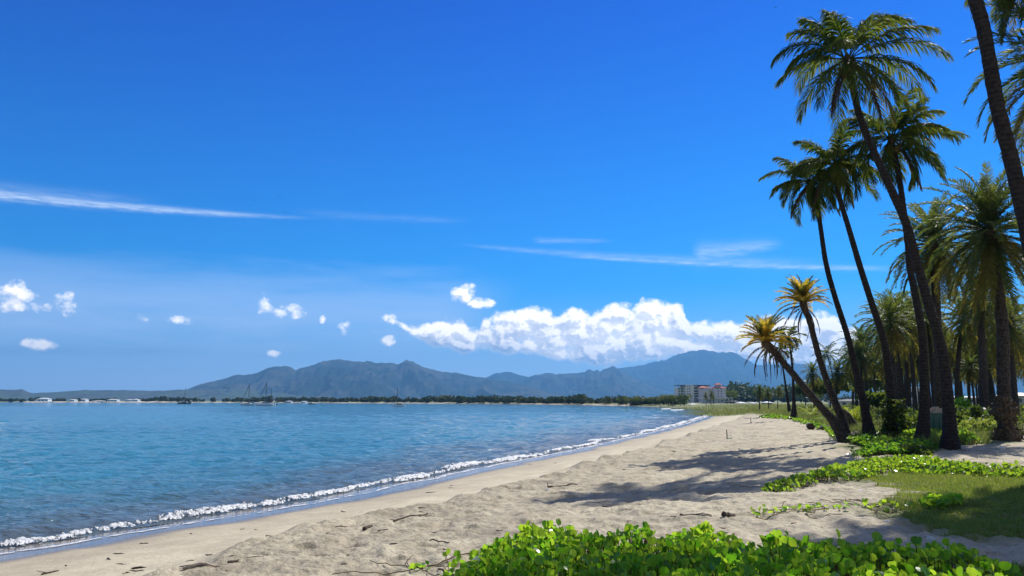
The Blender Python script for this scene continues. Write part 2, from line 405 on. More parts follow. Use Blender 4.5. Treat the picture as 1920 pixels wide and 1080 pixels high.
SKY_TINT = (.03, .48, .95, 1); SKY_TINT2 = (.0, .22, .88, 1)
W.cycles.sampling_method = 'MANUAL'; W.cycles.sample_map_resolution = 256
CLD = 1.0 / SKY_STR
build_world()

# ------------------------------------------------------------------ terrain
W_px = [(0, 1052), (150, 1028), (300, 1000), (400, 985), (500, 967), (650, 940), (760, 916), (900, 886), (1050, 855), (1180, 825), (1290, 797), (1330, 783), (1345, 776)]
shore = [(-420, -900), (-130, -260), (-48, -72), (-26, -20), (-17, -2)] + [gnd(a, b, 0.03) for a, b in W_px]
shore = [tuple(p) for p in smoothline(shore, 5)]
far_px = [(1345, 771), (1310, 767.6), (1250, 764.2), (1180, 761.6), (1100, 759.8), (1000, 758.2), (900, 757.2), (800, 756.6), (700, 756.1), (600, 755.6), (480, 755.2), (350, 754.9), (200, 754.6), (0, 754.2), (-250, 753.9), (-600, 753.8)]
shore_far = [gnd(a, b, 0) for a, b in far_px]
shore_all = shore + shore_far + [(-9000, 1800), (-30000, 2000)]
bay_poly = shore_all + [(-30000, -30000), (-420, -30000)]
def signed(x, y):
    d = pdist(x, y, shore_all); ins = inpoly(x, y, bay_poly)
    return np.where(ins, -d, d)
S_px = [(400, 1078), (500, 1035), (600, 1003), (740, 975), (860, 948), (1010, 910), (1180, 855), (1300, 815), (1365, 795), (1388, 785)]
Sp = np.array([gnd(a, b, .62) for a, b in S_px]); s_sc = signed(Sp[:, 0], Sp[:, 1])
def scarp_at(y): return np.interp(y, [-50] + list(Sp[:, 1]) + [260, 2000], [s_sc[0]] + list(s_sc) + [9, 6])

# planted areas (outlines found on the ground)
veg_px = [(1180, 763.5), (1260, 767), (1330, 769), (1400, 771), (1450, 776), (1500, 789), (1545, 800), (1562, 818), (1580, 832), (1640, 842), (1700, 848), (1760, 842), (1850, 834), (1885, 815), (1930, 800), (2300, 790), (2600, 762), (2300, 757), (1180, 757)]
VEG = polypx(veg_px)
g1_px = [(1605, 896), (1700, 884), (1830, 884), (1960, 878), (2200, 880), (2200, 1000), (1960, 1008), (1800, 1012), (1690, 994), (1640, 968), (1655, 940), (1690, 924), (1630, 908)]
G1 = polypx(g1_px)
g2_px = [(1430, 1030), (1500, 1010), (1580, 1018), (1600, 1050), (1480, 1070)]
G2 = polypx(g2_px)
g3_px = [(1740, 1095), (1830, 1070), (1930, 1062), (2150, 1060), (2150, 1240), (1500, 1240)]
G3 = polypx(g3_px)

def height(x, y, s=None, fine=True):
    if s is None: s = signed(x, y)
    r = np.hypot(x, y)
    sc = scarp_at(y) + (fbm(x*.5, y*.5, 5, 3) - .5) * 1.6 * np.clip(s/4, 0, 1)
    z = np.where(s < -2.0, np.maximum(-.02 + (s + 2.0) * .06, -1.8), -.02 + (s + 2.0) * .035)
    u = np.clip(s / np.maximum(sc, 1), 0, 1)
    z = np.where(s > 0, .05 + .55 * u**1.1, z)
    step = sstep(sc - .15, sc + .35, s)
    z = z + .19 * step
    z = z + .42 * sstep(sc, sc + 9, s)
    loose = step * np.exp(-np.maximum(r - 60, 0) / 200)
    if fine:
        n = (fbm(x*1.1, y*1.1, 21, 3) - .5) * .07 + (fbm(x*3.3, y*3.3, 31, 3) - .5) * .10
        # foot-trodden hollows
        pit = vnoise(x*2.6 + 9, y*2.6, 77); n = n - .05 * sstep(.66, .9, pit)
        n = n + (fbm(x*8, y*8, 41, 2) - .5) * .05
        z = z + loose * n
        z = z + (1 - step) * sstep(.5, 3, s) * ((fbm(x*.8, y*.25, 51, 3) - .5) * .05)
        crest = np.exp(-((s - sc - .2) / .45)**2); z = z + crest * .10 * (fbm(x*.9, y*.9, 61, 3))
    z = z + sstep(14, 60, s) * (fbm(x*.03, y*.03, 71, 3) - .5) * .5
    return z, step, sc
def ground_z(x, y):
    a = np.array([float(x)]); b = np.array([float(y)])
    return float(height(a, b)[0][0])

def polar(rs, ths):
    rr, tt = np.meshgrid(rs, ths, indexing='ij')
    X = rr * np.sin(tt); Y = rr * np.cos(tt)
    nr, nt = rr.shape
    idx = np.arange(nr*nt).reshape(nr, nt)
    q = np.stack([idx[:-1, :-1], idx[1:, :-1], idx[1:, 1:], idx[:-1, 1:]], -1).reshape(-1, 4)
    return X.ravel(), Y.ravel(), q, (nr, nt)
dense = np.linspace(R(-42), R(46), 860)
ths = np.concatenate([np.linspace(R(-180), R(-44), 40), dense, np.linspace(R(48), R(180), 40)])
def geo(a, b, f): return a * (1+f) ** np.arange(int(math.log(b/a) / math.log(1+f)) + 1)
rs = np.concatenate([[.3, 1, 2, 3, 4, 5], geo(5.6, 60, .0034), geo(60.3, 300, .008), geo(303, 1500, .02), geo(1560, 14900, .08), [14900]])
X, Y, Q, shp = polar(rs, ths)
S = signed(X, Y)
Z, step, sc = height(X, Y, S)
wet = sstep(.9, -.1, S + (fbm(X*.35, Y*.35, 3, 3) - .5) * 1.4)
dd_ = S - sc
grit = np.where(dd_ > -.3, np.exp(-np.maximum(dd_, 0)/3.2), 0) * (.35 + 1.1*fbm(X*.7, Y*.7, 15, 4)) * sstep(-.2, .25, dd_)
far_g = sstep(45, 80, np.hypot(X, Y)) * sstep(0, 2, dd_) * .55 * fbm(X*.15, Y*.5, 16, 3)
grit = .68 * np.clip(np.maximum(grit, far_g), 0, 1) * (np.hypot(X, Y) < 300)
damp = sstep(4.2, .2, S + (fbm(X*.25, Y*.25, 8, 3) - .5) * 3.0) * .8
grassm = np.zeros_like(X)
def softpoly(P, w, seed, sc_=.8):
    d = pdist(X, Y, list(P) + [P[0]]); ins = inpoly(X, Y, P)
    sd_ = np.where(ins, d, -d) + (fbm(X*sc_, Y*sc_, seed, 4) - .5) * w * 2.2
    return sstep(-w*.5, w*.6, sd_)
near = np.hypot(X, Y) < 400
grassm = np.maximum(grassm, softpoly(VEG, 1.6, 91, .4))
grassm = np.maximum(grassm, softpoly(G1, .9, 92)); grassm = np.maximum(grassm, softpoly(G2, .4, 93)); grassm = np.maximum(grassm, softpoly(G3, .5, 94))
grassm = np.where((np.hypot(X, Y) > 260) & (S > 9), 1, grassm)
m, t = newmat('sand')
p = t.n('ShaderNodeBsdfPrincipled'); o_ = t.n('ShaderNodeOutputMaterial'); t.l(p.outputs[0], o_.inputs[0])
pos = t.n('ShaderNodeNewGeometry').outputs['Position']
a_wet, a_damp, a_st, a_gr = t.attr('wet'), t.attr('damp'), t.attr('loose'), t.attr('grass'); a_gt = t.attr('grit')
n1 = t.noise(pos, 1.3, 8, .65); n2 = t.noise(pos, 14, 6, .7); n3 = t.noise(t.mapping(pos, (1, .35, 1), (0, 0, R(24))), 2.2, 5, .6)
sandc = t.mix(t.ss(n1, .3, .7), (.47, .405, .285, 1), (.62, .55, .395, 1))
sandc = t.mix(t.m('MULTIPLY', t.ss(n2, .50, .70), t.m('MULTIPLY_ADD', a_st, .65, .18)), sandc, (.22, .19, .14, 1))
# dark line of grit and weed fragments along the wash
vr = t.n('ShaderNodeTexVoronoi'); t.l(t.mapping(pos, (1, .5, 1), (0, 0, R(24))), vr.inputs['Vector']); vr.inputs['Scale'].default_value = 5.5
spk = t.m('MULTIPLY', t.ss(vr.outputs['Distance'], .12, .06), t.ss(n3, .5, .62))
sandc = t.mix(t.m('MULTIPLY', spk, .8), sandc, (.09, .07, .05, 1))
shell = t.m('MULTIPLY', t.ss(t.noise(pos, 38, 2, .5), .76, .80), a_damp)
sandc = t.mix(shell, sandc, (.75, .72, .68, 1))
sandc = t.mix(t.m('MULTIPLY', a_damp, .55), sandc, (.27, .225, .165, 1))
sandc = t.mix(t.m('MULTIPLY', a_st, t.m('MULTIPLY', t.ss(t.noise(pos, .8, 7, .75), .45, .65), .55)), sandc, (.24, .205, .15, 1))
gsp = t.ss(t.noise(pos, 26, 5, .75), .42, .58)
sandc = t.mix(t.m('MULTIPLY', a_gt, t.m('MULTIPLY_ADD', gsp, .70, .10)), sandc, (.17, .145, .105, 1))
sandc = t.mix(a_wet, sandc, (.15, .125, .10, 1))
gn = t.noise(pos, 3.5, 6, .7); gn2 = t.noise(pos, .08, 4, .6)
gc = t.mix(t.ss(gn, .35, .65), (.08, .13, .035, 1), (.17, .18, .07, 1))
gc = t.mix(t.ss(gn2, .45, .6), gc, (.17, .20, .05, 1))
t.l(t.mix(t.m('MULTIPLY', a_gr, .85), sandc, gc), p.inputs['Base Color'])
t.l(t.m('MULTIPLY_ADD', a_wet, -.78, .92), p.inputs['Roughness'])
p.inputs['Specular IOR Level'].default_value = .35
b = t.n('ShaderNodeBump'); b.inputs['Distance'].default_value = .055
t.l(t.m('MULTIPLY_ADD', t.m('SUBTRACT', 1.0, a_wet), .75, .03), b.inputs['Strength'])
t.l(t.m('ADD', t.noise(pos, 7, 7, .7), t.m('MULTIPLY', t.m('MULTIPLY', a_st, t.noise(pos, 22, 4, .7)), .7)), b.inputs['Height']); t.l(b.outputs[0], p.inputs['Normal'])
ter = mk('ground', np.stack([X, Y, Z], 1), [Q], m, smooth=True, attrs={'grit': grit, 'wet': wet, 'damp': damp, 'loose': step, 'grass': grassm})
tag(ter, kind='structure')

# ------------------------------------------------------------------ water
wth = np.concatenate([np.linspace(R(-120), R(-42), 40), np.linspace(R(-41), R(20), 800)])
wrs = np.concatenate([[3, 6, 9], geo(10, 90, .0036), geo(90.4, 500, .008), geo(504, 14800, .06), [14850]])
wth = np.sort(np.concatenate([wth, np.linspace(R(21), R(40), 60)]))
X, Y, Q, shp = polar(wrs, wth)
S = signed(X, Y)
keep_v = S < -1.2
kq = keep_v[Q].any(1); Q = Q[kq]
used = np.unique(Q); remap = np.zeros(len(X), int); remap[used] = np.arange(len(used))
X, Y, S, Q = X[used], Y[used], S[used], remap[Q]
r = np.hypot(X, Y); Z = np.zeros_like(X)
ddir = math.atan2(-.42, .91)  # waves run towards the beach
for i in range(46):
    lam = .35 * (9 / .35) ** RNG.random(); k = 2*math.pi/lam; th = RNG.normal(R(-25), R(38))
    dx, dy = math.cos(th), math.sin(th); A = .0064 * lam ** .62 * (1 if lam < 4 else .5)
    ph = k*(X*dx + Y*dy) + RNG.random()*6.28 + 1.5*fbm(X/lam/5, Y/lam/5, 200+i, 2)*3
    w = np.sin(ph); w = w + .25*np.sin(2*ph + 1.57)
    Z += A * w * sstep(1/(.011) * lam/1.0, .45/(.011)*lam, r)
Z *= sstep(-1.5, -5, S)*.8 + .2
# the little breaker: a low swell standing just outside the foam
br = np.exp(-((S + 2.9 + (fbm(X*.25, Y*.25, 301, 2)-.5)*.5) / .38)**2) * (.045 + .07*fbm(X*.3, Y*.3, 302, 3)) * np.clip(1.3 - r/400, 0, 1)
Z += br
Z += .012
m, t = newmat('sea_water')
p = t.n('ShaderNodeBsdfPrincipled'); o_ = t.n('ShaderNodeOutputMaterial'); t.l(p.outputs[0], o_.inputs[0])
pos = t.n('ShaderNodeNewGeometry').outputs['Position']; sh_a = t.attr('shallow')
wn = t.noise(pos, .02, 4, .6)
dc = t.mix(t.ss(wn, .35, .65), (.045, .19, .27, 1), (.06, .24, .32, 1))
t.l(t.mix(sh_a, dc, (.10, .125, .13, 1)), p.inputs['Base Color'])
p.inputs['Roughness'].default_value = .06; p.inputs['IOR'].default_value = 1.33
b1 = t.n('ShaderNodeBump'); b1.inputs['Strength'].default_value = .9; b1.inputs['Distance'].default_value = .16
b2 = t.n('ShaderNodeBump'); b2.inputs['Strength'].default_value = 1; b2.inputs['Distance'].default_value = .38
mp = t.mapping(pos, (1, 2.2, 1), (0, 0, R(-20)))
t.l(t.noise(mp, 2.1, 5, .62), b1.inputs['Height']); t.l(t.noise(t.mapping(pos, (1, 2.4, 1), (0, 0, R(-12))), .45, 5, .62), b2.inputs['Height'])
t.l(b2.outputs[0], b1.inputs['Normal']); t.l(b1.outputs[0], p.inputs['Normal'])
sea = mk('sea_water', np.stack([X, Y, Z], 1), [Q], m, smooth=True, attrs={'shallow': sstep(-14, -2, S + (fbm(X*.2, Y*.2, 9, 3)-.5)*8)})
tag(sea, kind='structure')

# ------------------------------------------------------------------ foam along the breaker
m, t = newmat('sea_foam')
p = t.n('ShaderNodeBsdfPrincipled'); o_ = t.n('ShaderNodeOutputMaterial'); t.l(p.outputs[0], o_.inputs[0])
p.inputs['Base Color'].default_value = (.80, .82, .84, 1); p.inputs['Roughness'].default_value = .5
tf_ = t.n('ShaderNodeBsdfTransparent'); mf = t.n('ShaderNodeMixShader'); pf = t.n('ShaderNodeNewGeometry').outputs['Position']
t.l(t.ss(t.noise(pf, 16, 5, .7), .36, .50), mf.inputs[0]); t.l(tf_.outputs[0], mf.inputs[1]); t.l(p.outputs[0], mf.inputs[2]); t.l(mf.outputs[0], o_.inputs[0])
bf = t.n('ShaderNodeBump'); bf.inputs['Strength'].default_value = 1; bf.inputs['Distance'].default_value = .05; t.l(t.noise(pf, 20, 5, .7), bf.inputs['Height']); t.l(bf.outputs[0], p.inputs['Normal'])
P = smoothline([gnd(a, b, .03) for a, b in [(-500, 1150), (-150, 1078)] + W_px], 4)
seg = np.hypot(*np.diff(P, axis=0).T); cum = np.concatenate([[0], np.cumsum(seg)])
ds = []; s_ = 0
while s_ < cum[-1]:
    ds.append(s_); i = np.searchsorted(cum, s_) ; q = P[min(i, len(P)-1)]; s_ += max(.03, .0022 * np.hypot(*q))
ds = np.array(ds); cx_ = np.interp(ds, cum, P[:, 0]); cy_ = np.interp(ds, cum, P[:, 1])
tx, ty = np.gradient(cx_), np.gradient(cy_); L = np.hypot(tx, ty); tx /= L; ty /= L
from_c = np.linspace(0, 1, 46)
dist = np.hypot(cx_, cy_)
off0 = 1.2 + (fbm(ds*.35, ds*0, 401, 3)-.5)*1.2; wid = np.maximum(.25, .95 + 1.3*(fbm(ds*.3, ds*0+5, 402, 3)-.5)*2) * np.interp(dist, [0, 30, 60, 200], [1.05, .95, .9, .8])
O = off0[:, None] + wid[:, None] * from_c[None, :]
FX = cx_[:, None] - ty[:, None]*O; FY = cy_[:, None] + tx[:, None]*O
fn = .45*fbm(FX*2.6, FY*2.6, 403, 3, .6) + .55*fbm(FX*11, FY*11, 413, 4, .65); fb = fbm(FX*9, FY*9, 404, 3)
env = np.sin(np.clip(from_c, 0, 1)*math.pi)[None, :]**.7
clump = fbm(ds*.5, ds*0+9, 405, 3)[:, None]
dens = (fn-.5)*1.5 + .5 + .30*env + .30*(clump-.5) - .71 - .10*np.abs(from_c-.45)[None, :]
dens = dens + .07*np.exp(-((from_c-.35)/.12)**2)[None, :]
FZ = .030 + env * (.03 + .10*fb) * np.clip(dens*6, 0, 1) + (FX*0)
nd, nc = FX.shape; idx = np.arange(nd*nc).reshape(nd, nc)
q = np.stack([idx[:-1, :-1], idx[1:, :-1], idx[1:, 1:], idx[:-1, 1:]], -1).reshape(-1, 4)
q = q[(dens.ravel()[q] > 0).sum(1) >= 3]
wf = np.linspace(0, 1, 12); O2 = (.25 + .75*fbm(ds*.45, ds*0+3, 421, 3))[:, None] + .16*(1 + dist/60)[:, None]*wf[None, :]
WX = cx_[:, None] - ty[:, None]*O2; WY = cy_[:, None] + tx[:, None]*O2
wd_ = fbm(WX*6, WY*6, 422, 4, .6) + .25*np.sin(wf*math.pi)[None, :] - .60 + .35*(fbm(ds*.6, ds*0+1, 423, 3)-.5)[:, None]
WZ = height(WX.ravel(), WY.ravel(), fine=False)[0].reshape(WX.shape) + .010
i2 = np.arange(WX.size).reshape(WX.shape); q2 = np.stack([i2[:-1, :-1], i2[1:, :-1], i2[1:, 1:], i2[:-1, 1:]], -1).reshape(-1, 4)
q2 = q2[(wd_.ravel()[q2] > 0).sum(1) >= 3]
wl = mk('swash_foam', np.stack([WX.ravel(), WY.ravel(), WZ.ravel()], 1), [q2], m, smooth=True)
tag(wl, kind='stuff', label='thin lacy line of foam left on the wet sand by the last wash', cat='foam')
foam = mk('sea_foam', np.stack([FX.ravel(), FY.ravel(), FZ.ravel()], 1), [q], m, smooth=True)
tag(foam, kind='stuff', label='white broken foam of the low wave rolling onto the beach', cat='foam')
# far lines of foam where the beach bends away
for k, pts in list(enumerate([[], [(1258, 769.2), (1282, 768.6)], [(1240, 767), (1258, 766.8)]]))[1:]:
    mb = MB(); pp = smoothline([gnd(a, b, .05) for a, b in pts], 12)
    n_ = len(pp); w_ = 1.1
    dx, dy = np.gradient(pp[:, 0]), np.gradient(pp[:, 1]); l_ = np.hypot(dx, dy); nx, ny = -dy/l_, dx/l_
    wj = w_ * (.4 + 1.2*RNG.random(n_)) * np.sin(np.linspace(.15, 3.0, n_))
    V = []
    for j in range(n_):
        V += [(pp[j, 0]-nx[j]*wj[j]/2, pp[j, 1]-ny[j]*wj[j]/2, .05), (pp[j, 0], pp[j, 1], .22), (pp[j, 0]+nx[j]*wj[j]/2, pp[j, 1]+ny[j]*wj[j]/2, .05)]
    qq = []
    for j in range(n_-1):
        a = j*3; qq += [(a, a+3, a+4, a+1), (a+1, a+4, a+5, a+2)]
    mb.add(V, qq); o = mb.build('sea_foam', m)
    tag(o, kind='stuff', label=['white foam where the wave meets the far bend of the beach', 'thin line of white foam off the distant beach', 'short distant line of foam near the far trees'][k], cat='foam')

# ------------------------------------------------------------------ palms
def frond_arrays(base, az, el0, droop, L, ll, n, w, a0=62, a1=28, grav=.35, lift=.12, t0=.12, pw=1.35, stalk=.03, curl=0.0, rng=RNG, fold=.0):
    """returns V, quads, tris of one pinnate frond: arching midrib and rows of narrow leaflets that sag"""
    N = 15; tt = np.linspace(0, 1, N)
    el = R(el0) - R(droop) * tt**pw; azs = az + curl * tt**1.5
    d = np.stack([np.cos(el)*np.cos(azs), np.cos(el)*np.sin(azs), np.sin(el)], 1)
    P = np.concatenate([[np.zeros(3)], np.cumsum(d[:-1] * (L/(N-1)), 0)]) + np.array(base)
    s = np.stack([-np.sin(azs), np.cos(azs), 0*azs], 1)
    up = np.cross(s, d); up *= -1.0
    up = np.cross(d, s); 
    # midrib: flat three-sided strip
    rw = stalk * (1 - .85*tt)
    V = np.concatenate([P + s*rw[:, None], P - s*rw[:, None], P - up*rw[:, None]*1.2]); i = np.arange(N-1)
    q = [np.stack([i, i+1, N+i+1, N+i], 1), np.stack([N+i, N+i+1, 2*N+i+1, 2*N+i], 1), np.stack([2*N+i, 2*N+i+1, i+1, i], 1)]
    Vs = [V]; Qs = q; off = len(V); Ts = []
    ts = t0 + (1 - t0) * (np.arange(n) + .5) / n
    for side in (-1, 1):
        tj = np.clip(ts + rng.normal(0, .25/n, n), t0, .995)
        def I(A): return np.stack([np.interp(tj, tt, A[:, k]) for k in range(3)], 1)
        p = I(P); D = I(d); Sd = I(s)*side; U = I(up)
        an = np.radians(np.interp(tj, [t0, 1], [a0, a1]) + rng.normal(0, 5, n))
        ln = ll * (np.sin(math.pi * (.14 + .80*(tj - t0)/(1 - t0)))**.55) * rng.uniform(.85, 1.1, n)
        dr = D*np.cos(an)[:, None] + Sd*np.sin(an)[:, None]*(1-fold) + U*(lift + rng.normal(0, .10, n))[:, None]
        dr /= np.linalg.norm(dr, axis=1, keepdims=True)
        g = grav * (1 + rng.normal(0, .3, n)); dn = np.zeros((n, 3)); dn[:, 2] = -1
        d2 = dr + dn*g[:, None]; d2 /= np.linalg.norm(d2, axis=1, keepdims=True)
        d3 = dr + dn*(g*2.6)[:, None]; d3 /= np.linalg.norm(d3, axis=1, keepdims=True)
        m1 = p + dr*(ln*.3)[:, None]; m2 = m1 + d2*(ln*.35)[:, None]; tip = m2 + d3*(ln*.35)[:, None]
        wd = D*.85 + U*rng.uniform(-.6, .6, n)[:, None]; wd /= np.linalg.norm(wd, axis=1, keepdims=True)
        h = wd*(w/2)
        Vv = np.stack([p + h*.5, p - h*.5, m1 - h, m1 + h, m2 - h*.8, m2 + h*.8, tip], 1).reshape(-1, 3)
        k = np.arange(n)*7 + off
        Qs += [np.stack([k, k+1, k+2, k+3], 1), np.stack([k+3, k+2, k+4, k+5], 1)]; Ts.append(np.stack([k+5, k+4, k+6], 1))
        Vs.append(Vv); off += len(Vv)
    return np.concatenate(Vs), np.concatenate(Qs), np.concatenate(Ts)

def bend(pts, n=26): 
    return smoothline([tuple(p) for p in pts], max(2, n // max(1, len(pts)-1)))
def smooth3(P, n=7):
    P = [np.array(tuple(p), float) for p in P]; out = []
    for i in range(len(P)-1):
        p0 = P[max(i-1, 0)]; p1 = P[i]; p2 = P[i+1]; p3 = P[min(i+2, len(P)-1)]
        for k in range(n):
            t = k/n; out.append(.5*((2*p1) + (p2-p0)*t + (2*p0-5*p1+4*p2-p3)*t*t + (3*p1-3*p2+p3-p0)*t**3))
    out.append(P[-1]); return np.array(out)
def trunk(path, r0, r1, flare, mat, parent, loc, k=14, rough=.04, flh=.7, name='trunk'):
    P = smooth3(path, 9)
    # resample finely so ring scars can be modelled
    seg = np.linalg.norm(np.diff(P, axis=0), axis=1); c = np.concatenate([[0], np.cumsum(seg)]); H = c[-1]
    s = np.arange(0, H, .075 if H < 30 else .2); s = np.append(s, H)
    P = np.stack([np.interp(s, c, P[:, j]) for j in range(3)], 1)
    r = r0 + (r1 - r0) * (s/H)**.8 + flare*np.exp(-s/flh)
    r = r * (1 + rough*.35*np.sin(s*2*math.pi/.23 + 2*np.sin(s*1.3)) + RNG.normal(0, rough*.35, len(s)) + .06*(fbm(s*.9, s*0+H, 5, 3)-.5))
    P[0, 2] -= .25
    return MB().tube(P, r, k, jit=rough*.6).build(name, mat, parent, smooth=False, loc=loc), P

def put(V, Q, T, name, mat, parent, loc, smooth=False): return mk(name, V, [Q, T], mat, parent, smooth, loc)

def nuts(c, n, rad, parent, loc, mat):
    mb = MB()
    for i in range(n):
        a = RNG.uniform(0, 6.28); rr = RNG.uniform(.18, .32); z = RNG.uniform(-.45, -.15)
        cc = np.array(c) + np.array([rr*math.cos(a), rr*math.sin(a), z]); u = []
        ks = [(-.9, .35), (-.55, .85), (0, 1), (.5, .85), (.9, .35)]
        mb.tube([cc + np.array([0, 0, h*rad*1.2]) for h, _ in ks], [max(.02, q*rad) for _, q in ks], 8)
    return mb.build('coconuts', mat, parent, True, loc)
M['nut'] = simple('coconut_husk', (.16, .14, .04), .6, (.10, .07, .03), 6)
M['boot'] = simple('frond_boots', (.13, .095, .06), .95, (.06, .045, .03), 12, bump=.8)

def coconut(label, path, r0, r1, flare, L, spec, group='tall coconut palms leaning over the beach', ll=.62, n=58, w=.045, nn=10, name='coconut_palm', leaf='coco_leaf', grav=.5):
    base = path[0]; loc = tuple(base)
    root = empty(name, loc, label, 'palm tree', group)
    _, P = trunk(path, r0, r1, flare, M['coco_bark'], root, loc)
    top = P[-1]; ax = P[-1] - P[-4]; ax /= np.linalg.norm(ax)
    MB().tube([top - ax*.35, top - ax*.1, top + ax*.25, top + ax*.5], [r1*1.05, r1*1.5, r1*1.2, .02], 10, jit=.1).build('crown_shaft', M['boot'], root, True, loc)
    if nn: nuts(top, nn, .11, root, loc, M['nut'])
    for (az, e0, dr, l, *mt) in spec:
        mt = mt[0] if mt else leaf
        b = top + ax*.22 + np.array([math.cos(R(az)), math.sin(R(az)), 0])*.08
        dead = mt == 'dead_leaf'
        V, Q, T = frond_arrays(b, R(az), e0, dr, l*L, ll*(.7 if dead else 1), n, w, grav=(1.6 if dead else grav), fold=(.5 if dead else .1), curl=RNG.normal(0, .25), lift=RNG.uniform(-.05, .25), a0=58, a1=22, stalk=.035, t0=.16)
        put(V, Q, T, "dead_frond" if dead else "frond", M[mt], root, loc)
    return root

def spiral(nf, el_hi, el_lo, seed, lmin=.8, d_hi=45, d_lo=85, wind=0):
    rg = np.random.default_rng(seed); out = []
    for i in range(nf):
        f = i/(nf-1); az = (i*137.5 + rg.normal(0, 12)) % 360
        out.append((az, el_hi + (el_lo-el_hi)*f**.9 + rg.normal(0, 6), d_hi + (d_lo-d_hi)*min(1, f*1.3) + rg.normal(0, 8), rg.uniform(lmin, 1.05)))
    return out

# tall coconut with the big crown, second, third, fourth ----------------
Y5 = 29.0
z0 = lambda x, y: ground_z(x, y)
def pathpx(pts, Y, Y1=None, drop=True):
    n = len(pts); out = []
    for i, (a, b) in enumerate(pts):
        out.append(at(a, b, Y + ((Y1 or Y) - Y) * i/(n-1)))
    if drop: out[0].z = ground_z(out[0].x, out[0].y) - .02
    return out
big = [(183, 34, 100, 1.15), (196, 18, 85, 1.0), (178, 4, 60, 1.0), (214, -32, 48, 1.1), (165, 62, 72, .85), (150, 74, 50, .88), (95, 84, 38, .92), (25, 72, 52, 1.0), (6, 56, 58, 1.12), (352, 42, 66, 1.2),
       (350, 26, 72, 1.35), (12, 8, 72, 1.35), (332, -6, 66, 1.2), (358, -30, 48, 1.1), (300, -34, 46, 1.05), (258, -42, 40, .95), (240, 20, 90, .95), (70, 30, 88, 1), (120, 28, 88, 1), (290, 45, 85, .95),
       (35, -28, 50, 1.1), (85, -32, 50, 1.1), (130, -18, 62, 1.0), (228, 62, 75, .8), (345, -48, 35, 1.05, 'date_old'), (205, -62, 20, .9, 'dead_leaf'), (310, -60, 22, 1.0, 'dead_leaf')]
coconut('tallest coconut palm with the largest dark crown on a long left leaning trunk', pathpx([(1781, 836), (1779, 770), (1767, 660), (1740, 567), (1720, 495), (1698, 417), (1661, 333), (1614, 225), (1591, 120)], 28, 28), .20, .115, .18, 2.75, big, ll=.9, n=74, w=.054, nn=16, grav=.55)
s6 = spiral(22, 75, -50, 5) + [(0, 16, 34, 1.25), (5, -10, 60, 1.05), (340, -35, 35, 1.15), (10, 40, 70, 1.0), (20, 62, 50, .9), (350, 25, 75, 1.1), (330, -60, 20, 1, 'dead_leaf')]
coconut('coconut palm with a straighter trunk just left of the tallest one', pathpx([(1727, 822), (1733, 767), (1731, 647), (1720, 573), (1706, 500), (1703, 463), (1686, 333), (1672, 268)], 31, 31.5), .19, .10, .20, 2.45, s6, ll=.78, n=68, w=.054)
s4 = spiral(23, 75, -50, 6) + [(10, -20, 40, 1.1), (180, 10, 80, 1.0), (355, 5, 70, 1.1), (190, -50, 25, .9, 'dead_leaf'), (20, -55, 25, .9, 'dead_leaf')]
coconut('coconut palm with vines climbing its base and a brown fringed crown', pathpx([(1674, 812), (1669, 733), (1658, 643), (1634, 567), (1612, 498), (1592, 430), (1573, 366), (1566, 318)], 33, 33), .18, .095, .08, 2.15, s4, ll=.70, n=62, w=.054)
s3 = spiral(22, 72, -50, 8) + [(182, 35, 75, 1.15), (176, 12, 80, 1.0), (190, -50, 25, .95, 'dead_leaf'), (350, -45, 25, .95, 'dead_leaf'), (250, -55, 22, .9, 'dead_leaf')]
coconut('leftmost tall coconut palm, thin curved trunk and small round crown', pathpx([(1631, 813), (1622, 770), (1606, 700), (1590, 633), (1565, 555), (1548, 490), (1536, 410), (1522, 350)], 34.5, 35), .165, .09, .22, 2.0, s3, ll=.64, n=58, w=.054)
# close trunk whose crown is above the picture
s7 = spiral(26, 70, -40, 9)
coconut('nearest coconut palm, thick dark trunk rising out of the top of the picture', pathpx([(1996, 889), (1985, 800), (1964, 640), (1930, 450), (1916, 384), (1893, 287), (1870, 199), (1847, 69), (1829, 0), (1800, -90), (1775, -180), (1740, -300)], 18.5), .20, .145, .12, 3.2, s7, ll=.75, n=40, w=.06)

# leaning yellow palms ------------------
def gold(label, path, r0, r1, L, seed):
    base = path[0]; loc = tuple(base); rg = np.random.default_rng(seed)
    root = empty('date_palm', loc, label, 'palm tree', 'golden topped palms leaning over the sand')
    _, P = trunk(path, r0, r1, .10, M['date_bark'], root, loc, rough=.05)
    top = P[-1]; ax = P[-1] - P[-4]; ax /= np.linalg.norm(ax)
    MB().tube([top - ax*.5, top - ax*.2, top + ax*.1, top + ax*.3], [r1*1.0, r1*1.35, r1*1.3, .03], 10, jit=.18).build('crown_shaft', M['boot'], root, False, loc)
    for i in range(54):
        f = i/53; az = i*137.5 + rg.normal(0, 10)
        el = 86 - 78*f + rg.normal(0, 6)
        V, Q, T = frond_arrays(top + ax*.1, R(az), el, 38 + 30*f + rg.normal(0, 6), L*rg.uniform(.85, 1.12), .24, 44, .032, a0=50, a1=30, grav=.10, lift=.30, t0=.10, stalk=.022, curl=rg.normal(0, .2), rng=rg)
        green = (f < .55 and rg.random() < (.62 if f < .3 else .35))
        put(V, Q, T, 'frond', M['date_leaf' if green else 'gold_leaf'], root, loc)
    for i in range(17):
        az = i*137.5 + rg.normal(0, 18); e = rg.choice([10, -20, -45])
        V, Q, T = frond_arrays(top - ax*.12, R(az), e + rg.normal(0, 8), (85 - abs(e)*.6), L*rg.uniform(1.0, 1.25), .20, 34, .03, a0=38, a1=16, grav=1.5, lift=-.2, fold=.55, stalk=.022, pw=.7, rng=rg)
        put(V, Q, T, 'dead_frond', M['dead_leaf'], root, loc)
    return root
